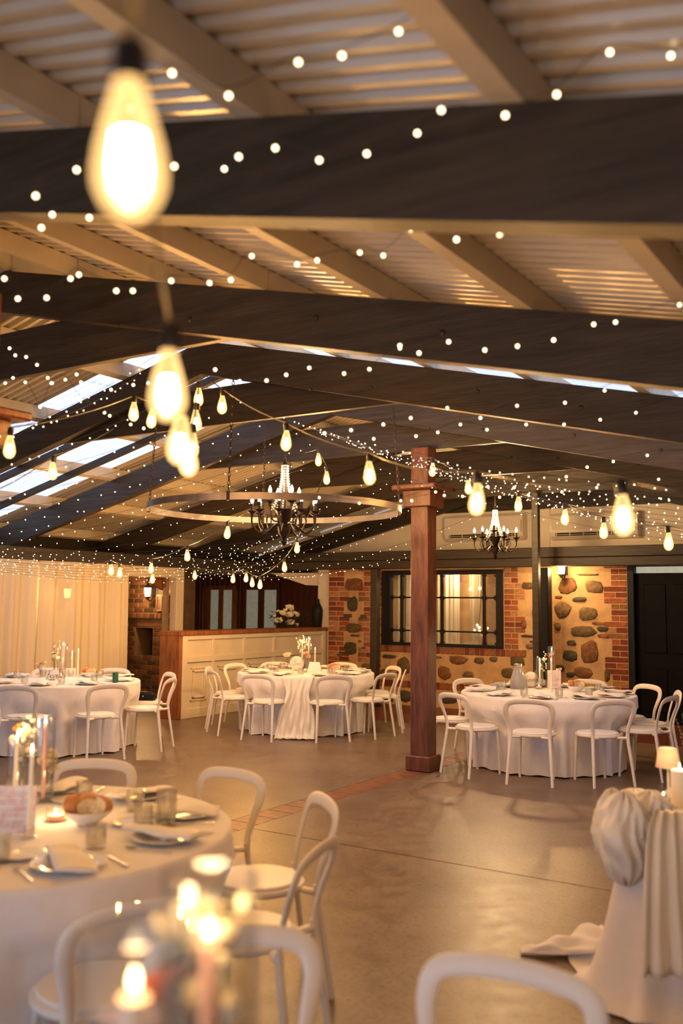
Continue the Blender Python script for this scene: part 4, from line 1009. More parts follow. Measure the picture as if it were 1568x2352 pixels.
pouf((k2.x, k2.y, k2.z), .085, .12, .05, 7, 4).obj('knot', M_SATIN, sw, 'all')
def fall(pts, wd, seed):
    b = MB(); rows = []; P = catmull(pts, 8); n = 26
    for i, p in enumerate(P):
        v = i / (len(P) - 1); row = []
        for j in range(n + 1):
            u = j / n - .5; f = .022 * math.sin(u * 26 + seed + 2 * v) + .012 * math.sin(u * 47 + 5 * v)
            row.append((p + RH * (u * wd * (.55 + .6 * v)) - FH * (f + .02)))
        rows.append(row)
    return b.loft(rows, False)
q0, q1, q2, q3 = at(1536, 1860, 4.20), at(1540, 1915, 4.10), at(1552, 2060, 3.98), at(1572, 2240, 3.86)
o = fall([q0, q1, q2, q3], .30, 1).obj('tail', M_SATIN, sw, 'all'); o.modifiers.new('thick', 'SOLIDIFY').thickness = .004
# train of cloth lying on the floor
def train():
    P = catmull([onz(1196, 2187, .012), onz(1240, 2178, .03), onz(1290, 2172, .04), onz(1345, 2168, .05), onz(1400, 2160, .05)], 8); b = MB(); rings = []; n = 20
    for i, p in enumerate(P):
        v = i / (len(P) - 1); w_ = .025 + .11 * v; h_ = .012 + .05 * v; ring = []
        for j in range(n):
            a = 2 * PI * j / n; f = 1 + .22 * math.sin(3 * a + 7 * v) + .16 * math.sin(5 * a - 11 * v) + .12 * math.sin(17 * v + a)
            z = max(.004, p.z * .3 + h_ * f * (1 + math.sin(a)) * .75)
            ring.append((p.x + FH.x * w_ * f * math.cos(a), p.y + FH.y * w_ * f * math.cos(a), z))
        rings.append(ring)
    return b.loft(rings, True, True)
tag(train().obj('cloth_train', M_CLOTH, None, 'all'), 'crumpled end of white cloth trailing over the concrete beside the draped table', 'cloth')
# things on the draped table
p = onz(1535, 1828, ZT)
t = thing('table_lamp', 'small cordless lamp with a cream shade on the draped table', 'lamp', (p.x, p.y, ZT))
zl_, zu = at(1533, 1762, (p - O).dot(FH)).z - ZT, at(1533, 1718, (p - O).dot(FH)).z - ZT
MB().lathe([(0, 0), (.048, 0), (.048, .008), (.012, .012), (0, .012)], 24).obj('base', M_CHAIR, t, 40)
MB().tube([(0, 0, .01), (0, 0, zu - .02)], .006, 10).obj('stem', M_CHAIR, t, True)
rs_ = 27 / FPX * (p - O).dot(FH)
MB().lathe([(rs_, zl_), (rs_ * .72, zu), (rs_ * .69, zu), (rs_ * .97, zl_)], 32).obj('shade', sheer('lamp shade', (.86, .72, .58), .55, .02), t, 40)
MB().sphere((0, 0, (zl_ + zu) / 2 + .01), .016, 8, 5).obj('bulb', emat('lamp bulb', (1, .74, .42), 22), t)
p = onz(1562, 1852, ZT); t = thing('pillar_candle', 'thick ivory pillar candle burning on the draped table', 'candle', (p.x, p.y, ZT))
hp = at(1562, 1768, (p - O).dot(FH)).z - ZT
MB().lathe([(0, 0), (.040, 0), (.041, .004), (.041, hp - .004), (.037, hp), (.02, hp - .006), (0, hp - .008)], 28).obj('wax', M_WAXI, t, 40)
place('flame', flame_me, t, (0, 0, hp - .004)); flame_light(t, hp + .07, .4)
for px, py in ((1523, 1832), (1543, 1842)):
    p = onz(px, py, ZT); t = thing('tea_light', 'glowing tea light beside the lamp on the draped table', 'candle', (p.x, p.y, ZT)); t['group'] = 'tea lights on the draped table'
    MB().lathe([(0, 0), (.019, 0), (.019, .016), (.017, .016), (.016, .010), (0, .010)], 16).obj('cup', M_SILVER, t, 40); o = place('flame', flame_me, t, (0, 0, .011)); o.scale = (.8, .8, .5)
p = onz(1590, 1800, ZT)
flowers('greenery', Vector((p.x, p.y, ZT)), 'grey-green sprig in a vase on the draped table', [(-.08, 0, .33, 'spray', .01), (-.05, .02, .36, 'spray', .01)], vase_h=.16, leaves=34, seed=55)
# ================================================================== things on the bar
p = onX(660, 1446, BX - .2); zb_ = 1.255
def bouquet(px, seed):
    p = onX(px, 1446, BX - .2); rr = random.Random(seed)
    S = []
    for qx, qy, rad in ((665, 1398, .075), (648, 1412, .075), (660, 1416, .085), (678, 1415, .085), (643, 1430, .08), (664, 1434, .085), (680, 1437, .05), (640, 1405, .03), (632, 1416, .03), (658, 1403, .04), (675, 1402, .05)):
        g = onX(qx, qy, BX - .2); S.append((rr.uniform(-.06, .06), g.y - p.y, g.z - zb_, 'w', rad))
    t = flowers('bar_bouquet', Vector((p.x, p.y, zb_)), 'bouquet of cream roses and dark greenery lying on the bar top', S, 0, leaves=0, seed=seed)
    b = MB()
    for q in range(150):
        yy = rr.uniform(-.55, .75); zz = max(.03, rr.gauss(.10, .07)); out = Vector((rr.uniform(-1, 1), rr.uniform(-1, 1) + yy, rr.uniform(.05, .8)))
        petal(b, Vector((rr.uniform(-.08, .08), yy * .7, zz)), out, Vector((0, 0, 1)), .035, rr.uniform(.06, .12), -.15)
    b.obj('foliage', mat('dark foliage', (.018, .030, .014), .5, var=.4, scale=20), t, True)
bouquet(660, 61)
p = onX(728, 1444, BX - .2); d_ = (p - O).dot(FH); ht = at(728, 1376, d_).z - zb_
tag(MB().lathe([(0, 0), (.075, 0), (.085, .02), (.10, ht * .45), (.10, ht * .62), (.06, ht * .80), (.038, ht * .88), (.036, ht), (.030, ht), (.030, ht * .9), (0, ht * .85)], 28).obj('black_vase', M_BLACK, None, 40, (p.x, p.y, zb_)), 'tall black bottle-shaped vase at the end of the bar top', 'vase')
# ================================================================== air conditioners on the gable
M_ACW = mat('white air conditioner plastic', (.74, .66, .54), .22, spec=.6)
def aircon(px0, px1, ptop, pbot, label):
    a, c = onY(px0, (ptop + pbot) / 2, 15.30), onY(px1, (ptop + pbot) / 2, 15.30); zt, zb2 = onY((px0 + px1) / 2, ptop, 15.3).z, onY((px0 + px1) / 2, pbot, 15.3).z
    W_ = c.x - a.x; H_ = zt - zb2; t = thing('air_conditioner', label, 'air conditioner', ((a.x + c.x) / 2, 15.355, zb2))
    pr = [(0, .03), (-.12, 0), (-.20, .05), (-.225, .13), (-.225, H_ - .05), (-.20, H_ - .01), (-.16, H_), (0, H_)]
    MB().loft([[(x, y, z) for y, z in pr] for x in (-W_ / 2, W_ / 2)], True, True).obj('body', M_ACW, t, 30)
    MB().bbox(-W_ / 2 + .03, W_ / 2 - .03, -.232, -.2, .15, H_ - .03, .012).obj('front_panel', M_ACW, t, 30)
    MB().box(-W_ / 2 + .10, W_ / 2 - .16, -.236, -.19, .055, .105).obj('outlet', M_BLACK, t)
    for k in range(6):
        x = -W_ / 2 + .12 + k * (W_ - .30) / 5.0
        MB().bbox(x - .006, x + .006, -.243, -.2, .050, .108, .002).obj('vane_post', M_ACW, t)
    MB().bbox(-W_ / 2 + .12, W_ / 2 - .18, -.246, -.236, .072, .080, .002).obj('louvre', M_ACW, t)
    MB().box(W_ / 2 - .03, W_ / 2 - .015, -.227, -.224, .12, H_ * .75).obj('indicator', mat('grey strip', (.22, .17, .12), .5), t)
    return t
aircon(1030, 1208, 1184, 1242, 'white wall-mounted air conditioner behind the small chandelier')
aircon(1270, 1470, 1178, 1238, 'white wall-mounted air conditioner above the double door')
# ================================================================== curtains
M_CURT = sheer('sheer cream curtain', (.80, .70, .52), .38, .07)
def curtain(y0, y1, seed, label):
    rr = random.Random(seed); b = MB(); n = int((y1 - y0) / .012); ph = [rr.uniform(0, 6) for _ in range(4)]; rows = []
    for i, z in enumerate([2.222, 2.19, 2.10, 1.9, 1.6, 1.3, 1.0, .7, .4, .15, .012]):
        row = []; q = (2.222 - z) / 2.21
        for j in range(n + 1):
            y = y0 + (y1 - y0) * j / n
            f = .045 * math.sin(y * 17 + ph[0] + 1.3 * math.sin(y * 4 + ph[1])) + .022 * math.sin(y * 41 + ph[2]) + .03 * math.sin(y * 6.5 + ph[3])
            row.append((XL + .16 + f * (.55 + .45 * q), y + .03 * q * math.sin(y * 3 + ph[1]), z))
        rows.append(row)
    b.loft(rows, False)
    return tag(b.obj('curtain', M_CURT, None, 'all'), label, 'curtain')
curtain(4.7, 6.75, 1, 'cream sheer curtain hanging beside the plain cream wall panel')
curtain(6.80, 8.56, 2, 'cream sheer curtain with tight folds behind table Five')
curtain(8.60, 10.24, 3, 'cream sheer curtain with a lamp glowing through it beside the fireplace opening')
wa = srt('wall_alcove')
MB().box(-12.45, -12.35, 4.4, 11.45, 0, 2.44).obj('panel_wall', M_WHITEW, wa)
# ================================================================== wall lanterns
def lantern(p, back, label, s=1.0, e=6.0):
    """p: centre of the glass, back: unit vector from the glass to the wall, .16 m away"""
    t = thing('wall_lantern', label, 'lantern', (p.x, p.y, p.z), math.atan2(back.y, back.x)); n = 6
    def hexr(r, z): return [(r * s * math.cos(2 * PI * j / n), r * s * math.sin(2 * PI * j / n), z * s) for j in range(n)]
    MB().loft([hexr(.045, -.085), hexr(.062, .07)], True, True).obj('glass', M_LAMPG2, t)
    MB().loft([hexr(.085, .07), hexr(.088, .078), hexr(.03, .12), hexr(.014, .15), hexr(.004, .21)], True, True).obj('roof', M_BLACK, t)
    MB().loft([hexr(.014, -.15), hexr(.03, -.125), hexr(.055, -.095), hexr(.055, -.085)], True, True).obj('base', M_BLACK, t)
    for j in range(n):
        a = 2 * PI * j / n; MB().tube([(.047 * s * math.cos(a), .047 * s * math.sin(a), -.085 * s), (.064 * s * math.cos(a), .064 * s * math.sin(a), .07 * s)], .004 * s, 5).obj('glazing_bar', M_BLACK, t)
    MB().tube(catmull([(.0, 0, -.12 * s), (.07, 0, -.17 * s), (.14, 0, -.10 * s), (.158, 0, .0)], 5), .009, 8).obj('bracket', M_BLACK, t, True)
    MB().bbox(.148, .16, -.04, .04, -.10 * s, .10 * s, .004).obj('back_plate', M_BLACK, t)
    l = bpy.data.lights.new('lantern_light', 'POINT'); l.energy = e; l.color = (1, .58, .24); l.shadow_soft_size = .05
    o = bpy.data.objects.new('lantern_light', l); COL.objects.link(o); o.parent = t; o.location = (-.085 * s, 0, -.04)
M_LAMPG2 = M_LAMPG
p = onY(1289, 1306, 13.84); lantern(p, Vector((0, 1, 0)), 'black wall lantern glowing on the stone wall under the beam', .95, 26.0)
p = onY(339, 1359, 12.58); lantern(p, Vector((0, 1, 0)), 'black wall lantern glowing on the brick chimney', 1.0, 20.0)
p = onX(155, 1362, -12.19); lantern(p, Vector((-1, 0, 0)), 'wall lantern glowing behind the sheer curtain', 1.0, 20.0)
# little framed picture beside the chimney lantern
p0, p1 = onY(357, 1404, 12.70), onY(383, 1366, 12.70)
t = thing('leadlight_frame', 'small grey framed leaded panel on the mantel beside the chimney lantern', 'picture', ((p0.x + p1.x) / 2, 12.715, p0.z))
wd, hh = p1.x - p0.x, p1.z - p0.z
M_GREYF = mat('grey weathered frame', (.24, .17, .10), .7, var=.2)
for a, b_, c, e in ((-wd / 2, wd / 2, 0, .03), (-wd / 2, wd / 2, hh - .03, hh), (-wd / 2, -wd / 2 + .02, 0, hh), (wd / 2 - .02, wd / 2, 0, hh), (-.012, .012, 0, hh)): MB().bbox(a, b_, -.015, .01, c, e, .003).obj('frame_bar', M_GREYF, t)
MB().box(-wd / 2, wd / 2, 0, .006, 0, hh).obj('panel', M_FBRICK[1], t)
# ================================================================== chandeliers
def link(b, c, a, s=.024):
    n = 10
    pts = [(c[0] + (s * .45 * math.cos(2 * PI * j / n)) * math.cos(a), c[1] + (s * .45 * math.cos(2 * PI * j / n)) * math.sin(a), c[2] + s * math.sin(2 * PI * j / n)) for j in range(n + 1)]
    b.tube(pts, .0035, 4, False)
def chain(p0, p1, parent, s=.024):
    b = MB(); L_ = (Vector(p1) - Vector(p0)).length; n = max(2, int(L_ / (s * 1.5)))
    for i in range(n):
        q = Vector(p0).lerp(Vector(p1), (i + .5) / n); link(b, q, (i % 2) * PI / 2 + .4, s)
    return b.obj('chain', M_IRON, parent, True)
def flame_bulb(s): return MB().lathe([(0, 0), (.010 * s, .002 * s), (.017 * s, .022 * s), (.015 * s, .040 * s), (.006 * s, .062 * s), (.001, .072 * s)], 10)
def chandelier(px, ptop, pcup, pbot, d, wpx, arms, inner, label, topz):
    s_ = d / FPX; q = at(px, pcup, d); t = thing('chandelier', label, 'chandelier', (q.x, q.y, q.z), .3)
    Rr = wpx * s_ / 2 * .92; zb3 = -(pbot - pcup) * s_; zt3 = (pcup - ptop) * s_
    H_ = -zb3
    MB().lathe([(0, zb3 - .01), (.012, zb3), (.03, zb3 + .03), (.016, zb3 + .05), (.045, zb3 + H_ * .35), (.06, zb3 + H_ * .55), (.024, zb3 + H_ * .62), (.085, zb3 + H_ * 1.05), (.09, zb3 + H_ * 1.08), (.02, zb3 + H_ * 1.06), (.018, zt3 * .9), (.03, zt3 * .96), (.012, zt3 + .02), (0, zt3 + .02)], 18).obj('stem', M_IRON, t, 40)
    bm_ = flame_bulb(1.0).mesh('bulb', M_CHANDB, 'all')
    sl = MB().lathe([(0, 0), (.013, 0), (.013, .07), (.010, .072), (0, .072)], 10).mesh('candle_sleeve', M_IRON, 40)
    cup = MB().lathe([(0, -.05), (.012, -.05), (.016, -.02), (.044, -.004), (.046, .004), (.018, .0), (0, 0)], 12).mesh('drip_cup', M_IRON, 40)
    for k in range(arms):
        a = 2 * PI * k / arms; c, sn = math.cos(a), math.sin(a)
        p = catmull([(.03 * c, .03 * sn, zb3 + H_ * .45), (Rr * .30 * c, Rr * .30 * sn, zb3 + H_ * .62), (Rr * .72 * c, Rr * .72 * sn, zb3 + H_ * .36), (Rr * .98 * c, Rr * .98 * sn, zb3 + H_ * .60), (Rr * c, Rr * sn, -.03)], 6)
        am = MB().tube(p, .0085, 7).obj('arm', M_IRON, t, True)
        pc = [(Rr * .62 * c, Rr * .62 * sn, zb3 + H_ * .40)] + [(Rr * (.62 + .10 * math.cos(w_)) * c, Rr * (.62 + .10 * math.cos(w_)) * sn, zb3 + H_ * (.72 + .16 * math.sin(w_))) for w_ in (-1.2, 0, 1.2, 2.6, 3.8)]
        MB().tube(catmull(pc, 4), .005, 6).obj('scroll', M_IRON, am, True)
        place('drip_cup', cup, t, (Rr * c, Rr * sn, 0)); place('candle_sleeve', sl, t, (Rr * c, Rr * sn, 0))
        place('bulb', bm_, t, (Rr * c, Rr * sn, .072))
    for k in range(inner):
        a = 2 * PI * (k + .5) / inner; c, sn = math.cos(a), math.sin(a); rr_ = Rr * .5
        MB().tube(catmull([(.05 * c, .05 * sn, zb3 + H_ * .7), (rr_ * .8 * c, rr_ * .8 * sn, zb3 + H_ * .75), (rr_ * c, rr_ * sn, .06)], 5), .007, 7).obj('arm', M_IRON, t, True)
        place('drip_cup', cup, t, (rr_ * c, rr_ * sn, .09)); place('candle_sleeve', sl, t, (rr_ * c, rr_ * sn, .09)); place('bulb', bm_, t, (rr_ * c, rr_ * sn, .162))
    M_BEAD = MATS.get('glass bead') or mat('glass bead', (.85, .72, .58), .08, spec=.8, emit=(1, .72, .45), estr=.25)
    for k in range(8):
        a = 2 * PI * k / 8 + .2; b = MB(); n = max(10, int(zt3 / .024))
        for i in range(n):
            v = i / (n - 1); r_ = .028 + (Rr * .42 - .028) * v ** 2.2; z_ = zt3 * .94 * (1 - v) + .02 * v
            b.sphere((r_ * math.cos(a), r_ * math.sin(a), z_), .0085, 6, 4)
        b.obj('bead_strand', M_BEAD, t, True)
    chain((0, 0, zt3 + .02), (0, 0, topz - q.z), t, .02)
    l = bpy.data.lights.new('chandelier_light', 'POINT'); l.energy = 150 if d > 10 else 70; l.color = (1, .64, .30); l.shadow_soft_size = .12
    o = bpy.data.objects.new('chandelier_light', l); COL.objects.link(o); o.parent = t; o.location = (0, 0, .30)
    return q
q1 = chandelier(653, 1062, 1176, 1252, 8.5, 162, 9, 4, 'large iron chandelier with bead strands hanging inside the iron hoop', 3.66)
chandelier(1137, 1168, 1236, 1284, 12.6, 104, 6, 2, 'small iron chandelier with bead strands before the air conditioner', 3.6)
# iron hoop on chains
hc_ = at(632, 1171, 8.5); hr = 291 * 8.5 / FPX
t = thing('iron_hoop', 'wide flat iron hoop hung on four chains round the large chandelier', 'hoop', (hc_.x, hc_.y, hc_.z))
n = 96
MB().loft([[(r_ * math.cos(2 * PI * j / n), r_ * math.sin(2 * PI * j / n), z_) for j in range(n)] for r_, z_ in ((hr, -.028), (hr, .028), (hr - .006, .028), (hr - .006, -.028), (hr, -.028))], True).obj('band', M_STEEL, t, 40)
for k in range(4):
    a = YAW + (.10, 1.75, 3.16, 4.45)[k]; x, y = (hr - .003) * math.cos(a), (hr - .003) * math.sin(a)
    cn = chain((x, y, .02), (x * .94, y * .94, min(zb(hc_.x + x * .94) - .02, 3.6) - hc_.z + .12), t, .022)
    MB().bbox(-.012, .012, -.012, .012, -.035, .04, .003).obj('shackle', M_IRON, t, False, (x, y, 0))
# ================================================================== festoon strings of big bulbs
def amber():
    m = bpy.data.materials.new('amber bulb glass'); m.use_nodes = True; nt = m.node_tree; nt.nodes.clear(); N = nt.nodes; L = nt.links
    t = N.new('ShaderNodeBsdfTransparent'); t.inputs[0].default_value = (1, .80, .50, 1)
    e = N.new('ShaderNodeEmission'); e.inputs[0].default_value = (1, .62, .24, 1); e.inputs[1].default_value = 1.6
    g = N.new('ShaderNodeBsdfGlossy'); g.inputs['Roughness'].default_value = .05
    lw = N.new('ShaderNodeLayerWeight'); lw.inputs[0].default_value = .45
    a = N.new('ShaderNodeMixShader'); a.inputs[0].default_value = .12; L.new(e.outputs[0], a.inputs[1]); L.new(g.outputs[0], a.inputs[2])
    rp = N.new('ShaderNodeMapRange'); rp.inputs[3].default_value = .22; rp.inputs[4].default_value = .8; L.new(lw.outputs['Facing'], rp.inputs[0])
    x = N.new('ShaderNodeMixShader'); L.new(rp.outputs[0], x.inputs[0]); L.new(t.outputs[0], x.inputs[1]); L.new(a.outputs[0], x.inputs[2])
    o = N.new('ShaderNodeOutputMaterial'); L.new(x.outputs[0], o.inputs[0]); m.cycles.emission_sampling = 'NONE'; return m
M_AMBER = amber()
M_FIL = emat('glowing filament', (1.0, .60, .25), 820.0, True); M_FILD = emat('dimmed filament', (1.0, .60, .25), 330.0, True)
bulb_me = MB().lathe([(0, -.062), (.012, -.060), (.024, -.050), (.031, -.034), (.032, -.020), (.028, .005), (.020, .035), (.014, .055), (.013, .062)], 24).mesh('bulb', M_AMBER, 'all')
fil_me = MB().lathe([(0, -.036), (.014, -.034), (.017, -.018), (.013, .012), (0, .014)], 8).mesh('filament', M_FIL, 'all')
fild_me = MB().lathe([(0, -.036), (.014, -.034), (.017, -.018), (.013, .012), (0, .014)], 8).mesh('filament', M_FILD, 'all')
sock_me = MB().lathe([(0, .060), (.0165, .060), (.0175, .064), (.0165, .100), (.012, .106), (0, .106)], 16).mesh('socket', M_BLKPL, 40)
def festoon(label, start, bulbs, end, dim=False):
    P = [at(*start)] + [at(*b_) + Vector((0, 0, .108)) for b_ in bulbs] + [at(*end)]
    t = thing('festoon_string', label, 'string lights', P[0]); o0 = Vector(P[0]); pts = []
    for i in range(len(P) - 1):
        a, b_ = P[i], P[i + 1]; n = 8; s_ = (b_ - a).length * .05
        for k in range(n): v = k / n; pts.append(a.lerp(b_, v) - o0 - Vector((0, 0, s_ * 4 * v * (1 - v) * .5)))
    pts.append(P[-1] - o0)
    MB().tube(pts, .0042, 6).obj('cable', M_CABLE, t, True)
    rr = random.Random(len(bulbs))
    for p in P[1:-1]:
        q = p - o0 - Vector((0, 0, .108)); tx, ty = rr.uniform(-.07, .07), rr.uniform(-.07, .07)
        s = place('socket', sock_me, t, q, (tx, ty, 0))
        g = place('bulb', bulb_me, t, q, (tx, ty, rr.uniform(0, 3))); place('filament', fild_me if dim else fil_me, g)
    return t
festoon('string of large filament bulbs running from beside the camera to the ridge hook', (313, -260, .62), [(297, 345, .82), (385, 885, 1.58), (413, 1012, 2.32), (432, 1052, 3.05), (441, 1024, 4.4), (450, 966, 5.4), (456, 912, 6.2)], (472, 860, 6.45), True)
festoon('string of large filament bulbs from the ridge hook down to the right eave', (472, 860, 6.45), [(510, 930, 6.2), (657, 1012, 5.6), (848, 1087, 4.9), (1095, 1147, 3.6), (1430, 1183, 2.8)], (1800, 1150, 2.4), True)
festoon('string of large filament bulbs from the timber post to the right eave', (955, 1046, 8.62), [(993, 1079, 8.4), (1075, 1119, 8.0), (1190, 1158, 7.7), (1297, 1188, 7.5), (1386, 1219, 7.2), (1535, 1244, 6.5)], (1700, 1236, 6.2))
festoon('string of large filament bulbs dropping from the ridge to the bar', (700, 1040, 8.9), [(731, 1056, 8.9), (750, 1098, 8.8), (682, 1258, 10.6), (653, 1302, 11.4), (597, 1342, 12.2), (579, 1338, 12.6), (565, 1327, 13.0), (535, 1329, 13.1), (447, 1321, 13.1)], (412, 1309, 13.4))
festoon('string of large filament bulbs from the hoop to the curtain header', (640, 1130, 8.3), [(522, 1223, 9.0), (430, 1276, 10.2), (347, 1305, 11.0), (350, 1329, 11.8), (275, 1315, 11.0), (255, 1309, 10.6)], (205, 1296, 10.6))
festoon('string of large filament bulbs from the moulded post to the ridge hook', (30, 985, 4.9), [(22, 1027, 5.0), (307, 946, 6.0), (348, 962, 6.05)], (472, 858, 6.45))
festoon('single filament bulb on a short cord under the clear roof sheets', (-20, 1130, 5.6), [(121, 1082, 6.4)], (260, 985, 7.0))
# ================================================================== fairy lights
fairy_me = MB().sphere((0, 0, 0), .0062, 8, 6).mesh('bulb', M_FAIRY, 'all')
def fairy(pts, label, group, single=True, through=False, step=.11, r=.0042, seed=0):
    P = [at(*p) for p in pts]; o0 = P[0]; t = thing('fairy_light_string', label, 'string lights', o0); t['group'] = group; rr = random.Random(seed)
    if not through:                          # two ends with a natural sag
        a, b_ = P[0], P[-1]; L_ = (b_ - a).length; sg = L_ * .035; n = max(8, int(L_ / .25))
        line = [a.lerp(b_, k / n) - Vector((0, 0, sg * 4 * (k / n) * (1 - k / n))) for k in range(n + 1)]
        m = int(L_ / step); spots = []
        for k in range(m):
            v = (k + rr.uniform(.2, .8)) / m; spots.append(a.lerp(b_, v) - Vector((0, 0, sg * 4 * v * (1 - v))))
    else:
        line = catmull([p + Vector((0, 0, .02)) for p in P], 5); spots = P
    MB().tube([p - o0 for p in line], .0013, 4, False).obj('wire', M_CABLE, t)
    if single:
        for s in spots:
            d = Vector((0, 0, 0)) if through else Vector((rr.uniform(-.012, .012), rr.uniform(-.012, .012), rr.uniform(-.03, -.008)))
            o = place('bulb', fairy_me, t, s - o0 + d)
            if not through: o.scale = (.72,) * 3
    else:
        b = MB()
        for s in spots:
            q = s - o0 + Vector((rr.uniform(-.012, .012), rr.uniform(-.012, .012), rr.uniform(-.03, -.008))); b.sphere(q, r, 6, 4)
        o = b.obj('bulbs', M_FAIRY, t); o['kind'] = 'stuff'
    return t
GN = 'fairy strings crossing under the nearest rafters'; LN = 'fairy light string crossing under the dark rafters nearest the iron purlin lights'
LN = 'sparse fairy light string hanging under the roof before the timber post'
def D(l, d): return [(x, y, d) for x, y in l]
NEAR = [D([(300, 250), (395, 168), (525, 220), (685, 143), (785, 128), (915, 72), (1060, -20)], 2.0), D([(-40, 505), (82, 450), (176, 390), (400, 382), (548, 360), (632, 340), (733, 368), (842, 353), (958, 306), (1013, 253)], 2.3),
 D([(1013, 253), (1160, 265), (1278, 217), (1400, 120), (1540, 128), (1660, 60)], 2.1), D([(-20, 500), (95, 523), (120, 493), (205, 500), (290, 484), (515, 388)], 2.6), D([(1620, 430), (1530, 452), (1427, 478), (1330, 495), (1215, 480), (1147, 538), (1048, 550), (943, 516)], 2.6),
 D([(943, 530), (880, 587), (826, 580), (728, 598), (682, 607), (578, 588), (530, 643), (481, 650), (393, 645)], 3.1), D([(393, 645), (305, 668), (267, 668), (181, 631), (162, 640), (107, 684), (41, 686), (10, 640), (-40, 600)], 3.0),
 D([(1560, 700), (1413, 740), (1363, 745), (1271, 781), (1188, 795), (1113, 804), (1030, 785), (962, 811), (918, 794)], 3.4), D([(918, 800), (848, 848), (790, 858), (710, 845), (657, 861), (612, 874), (550, 876), (494, 849)], 4.0),
 D([(1480, 850), (1388, 897), (1297, 925), (1187, 932), (1103, 960), (1027, 937), (943, 960), (880, 975), (806, 988), (745, 995)], 4.4), D([(1600, 900), (1460, 948), (1378, 964), (1295, 975), (1208, 975), (1118, 987), (1057, 975), (1005, 993), (955, 1002), (858, 1008)], 4.8),
 D([(1580, 1040), (1486, 1046), (1408, 1060), (1348, 1073), (1300, 1095), (1225, 1105), (1180, 1120), (1120, 1118), (1082, 1128), (1020, 1138), (945, 1150)], 5.2), D([(1600, 1110), (1512, 1101), (1435, 1109), (1370, 1120), (1290, 1130), (1213, 1137), (1147, 1142), (1062, 1140), (1000, 1130), (920, 1150), (825, 1156), (733, 1143)], 5.4),
 D([(-30, 812), (22, 800), (35, 816), (60, 820), (85, 838), (110, 868), (118, 880), (176, 860), (186, 878), (255, 895), (306, 884), (340, 880)], 4.6), D([(-20, 905), (12, 880), (30, 868), (58, 878), (92, 935), (120, 880), (150, 872), (185, 918), (240, 948), (252, 955), (300, 975), (330, 984)], 4.9)]
BAY = ['along the purlins above the nearest dark rafter', 'across the face of the nearest dark rafter', 'along the purlins above the nearest dark rafter', 'across the face of the nearest dark rafter', 'across the face of the nearest dark rafter', 'under the purlins beyond the nearest dark rafter', 'under the purlins beyond the nearest dark rafter', 'across the face of the second dark rafter', 'across the collar beam beyond the second dark rafter',
       'across the third dark rafter', 'across the third dark rafter', 'across the lower rafters above the small chandelier', 'across the lower rafters above the small chandelier', 'beside the cap of the moulded timber post', 'beside the cap of the moulded timber post']
for l, wh in zip(NEAR, BAY): fairy(l, 'sparse fairy light string ' + wh, 'fairy strings ' + wh, True, True)
GL = 'fairy strings fanning from the left eave to the ridge'; LL = 'fairy light string rising from the left eave towards the ridge'
left = [((-40, 1010, 5.4), (360, 815, 6.6)), ((-40, 1075, 5.8), (470, 870, 7.0)), ((-40, 1110, 6.2), (560, 915, 7.2)), ((-40, 1150, 6.6), (640, 950, 7.4)), ((-40, 1178, 7.0), (700, 985, 7.8)), ((-40, 1205, 7.4), (735, 1010, 8.0)), ((-40, 1225, 7.8), (740, 1040, 8.4)), ((-40, 1245, 8.2), (700, 1075, 8.8)), ((-40, 1262, 8.7), (640, 1130, 9.2)), ((-40, 1275, 9.2), (620, 1180, 10.2)), ((-40, 1005, 5.0), (330, 850, 7.2))]
for i, (a, b_) in enumerate(left): fairy([a, b_], LL, GL, i < 4 or i == 10, False, .125, seed=i)
GR = 'fairy strings fanning from the timber post to the right eave'; LR_ = 'fairy light string fanning from the timber post towards the right eave'
right = [((640, 950, 7.2), (1640, 1120, 5.2)), ((680, 965, 7.6), (1640, 1150, 5.6)), ((720, 985, 8.0), (1640, 1165, 6.0)), ((760, 995, 8.2), (1640, 1180, 6.3)), ((800, 1010, 8.4), (1640, 1195, 6.6)), ((830, 1020, 8.5), (1640, 1208, 6.9)), ((860, 1030, 8.6), (1640, 1220, 7.2)), ((900, 1035, 8.6), (1640, 1232, 7.5)), ((940, 1042, 8.6), (1640, 1243, 7.8)), ((860, 1070, 8.6), (1640, 1250, 8.1)), ((960, 1045, 8.6), (1640, 1140, 6.2)), ((960, 1055, 8.7), (1640, 1215, 6.4))]
for i, (a, b_) in enumerate(right): fairy([a, b_], LR_, GR, i in (0, 1), False, .10, seed=20 + i)
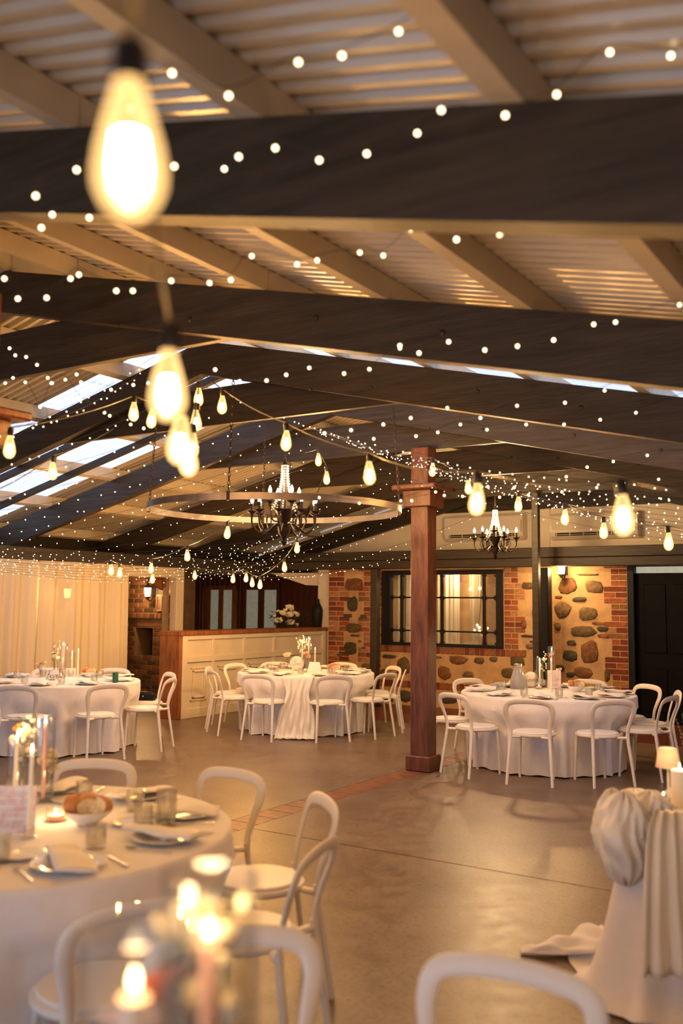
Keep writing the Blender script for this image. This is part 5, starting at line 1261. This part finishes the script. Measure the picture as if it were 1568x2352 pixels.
GF = 'fairy strings crossing low before the bar and curtain'; LF = 'fairy light string crossing low in front of the bar and curtain header'
for i in range(11):
    fairy([(-40, 1262 + 4.5 * i, 9.0 + .12 * i), (720 - 14 * i, 1218 + 9.5 * i, 10.4 + .22 * i)], LF, GF, False, False, .14, .0045, seed=50 + i)
GG = 'fairy strings rising from the bar to the timber post'; LG = 'fairy light string rising from the bar towards the timber post'
for i, (a, b_) in enumerate([((470, 1322, 12.5), (1010, 1135, 10.6)), ((500, 1322, 12.6), (1020, 1165, 10.7)), ((560, 1326, 12.6), (1090, 1185, 10.8)), ((600, 1328, 12.6), (1130, 1215, 10.6)), ((640, 1326, 12.6), (960, 1260, 11.4)), ((520, 1316, 12.0), (930, 1120, 10.4)), ((450, 1318, 12.0), (900, 1100, 9.2)), ((400, 1310, 11.5), (860, 1090, 9.0))]): fairy([a, b_], LG, GG, False, False, .12, .0045, seed=70 + i)
fairy([(5, 1288, 10.5), (205, 1294, 11.0)], 'short drooping fairy light string across the curtain top', 'drooping fairy string', False, False, .10, .0045, seed=90)

# pale curtains in the room behind the barred window
def inner_curtain(px0, px1, seed, label, tie=0.0):
    a, c = onY(px0, 1420, 14.80).x, onY(px1, 1420, 14.80).x; n = 60; rows = []
    for z in (2.40, 2.2, 1.9, 1.6, 1.4, 1.2, 1.0, .7, .3, .02):
        k = 1 - tie * math.exp(-((z - 1.25) / .35) ** 2)
        rows.append([(a + (c - a) * ((j / n - .5) * k + .5 - (1 - k) * .2), 14.80 + .03 * math.sin(j * .55 + seed) + .012 * math.sin(j * 1.3), z) for j in range(n + 1)])
    tag(MB().loft(rows, False).obj('window_curtain', M_CURT2, None, 'all'), label, 'curtain')
M_CURT2 = sheer('pale inner curtain', (.86, .80, .66), .25, .02)
inner_curtain(884, 992, 1, 'pale curtain behind the barred window, nearest the bar')
inner_curtain(1006, 1056, 4, 'pale straight curtain in the middle of the barred window')
inner_curtain(1078, 1106, 6, 'narrow pale curtain tied back behind the barred window', .35)
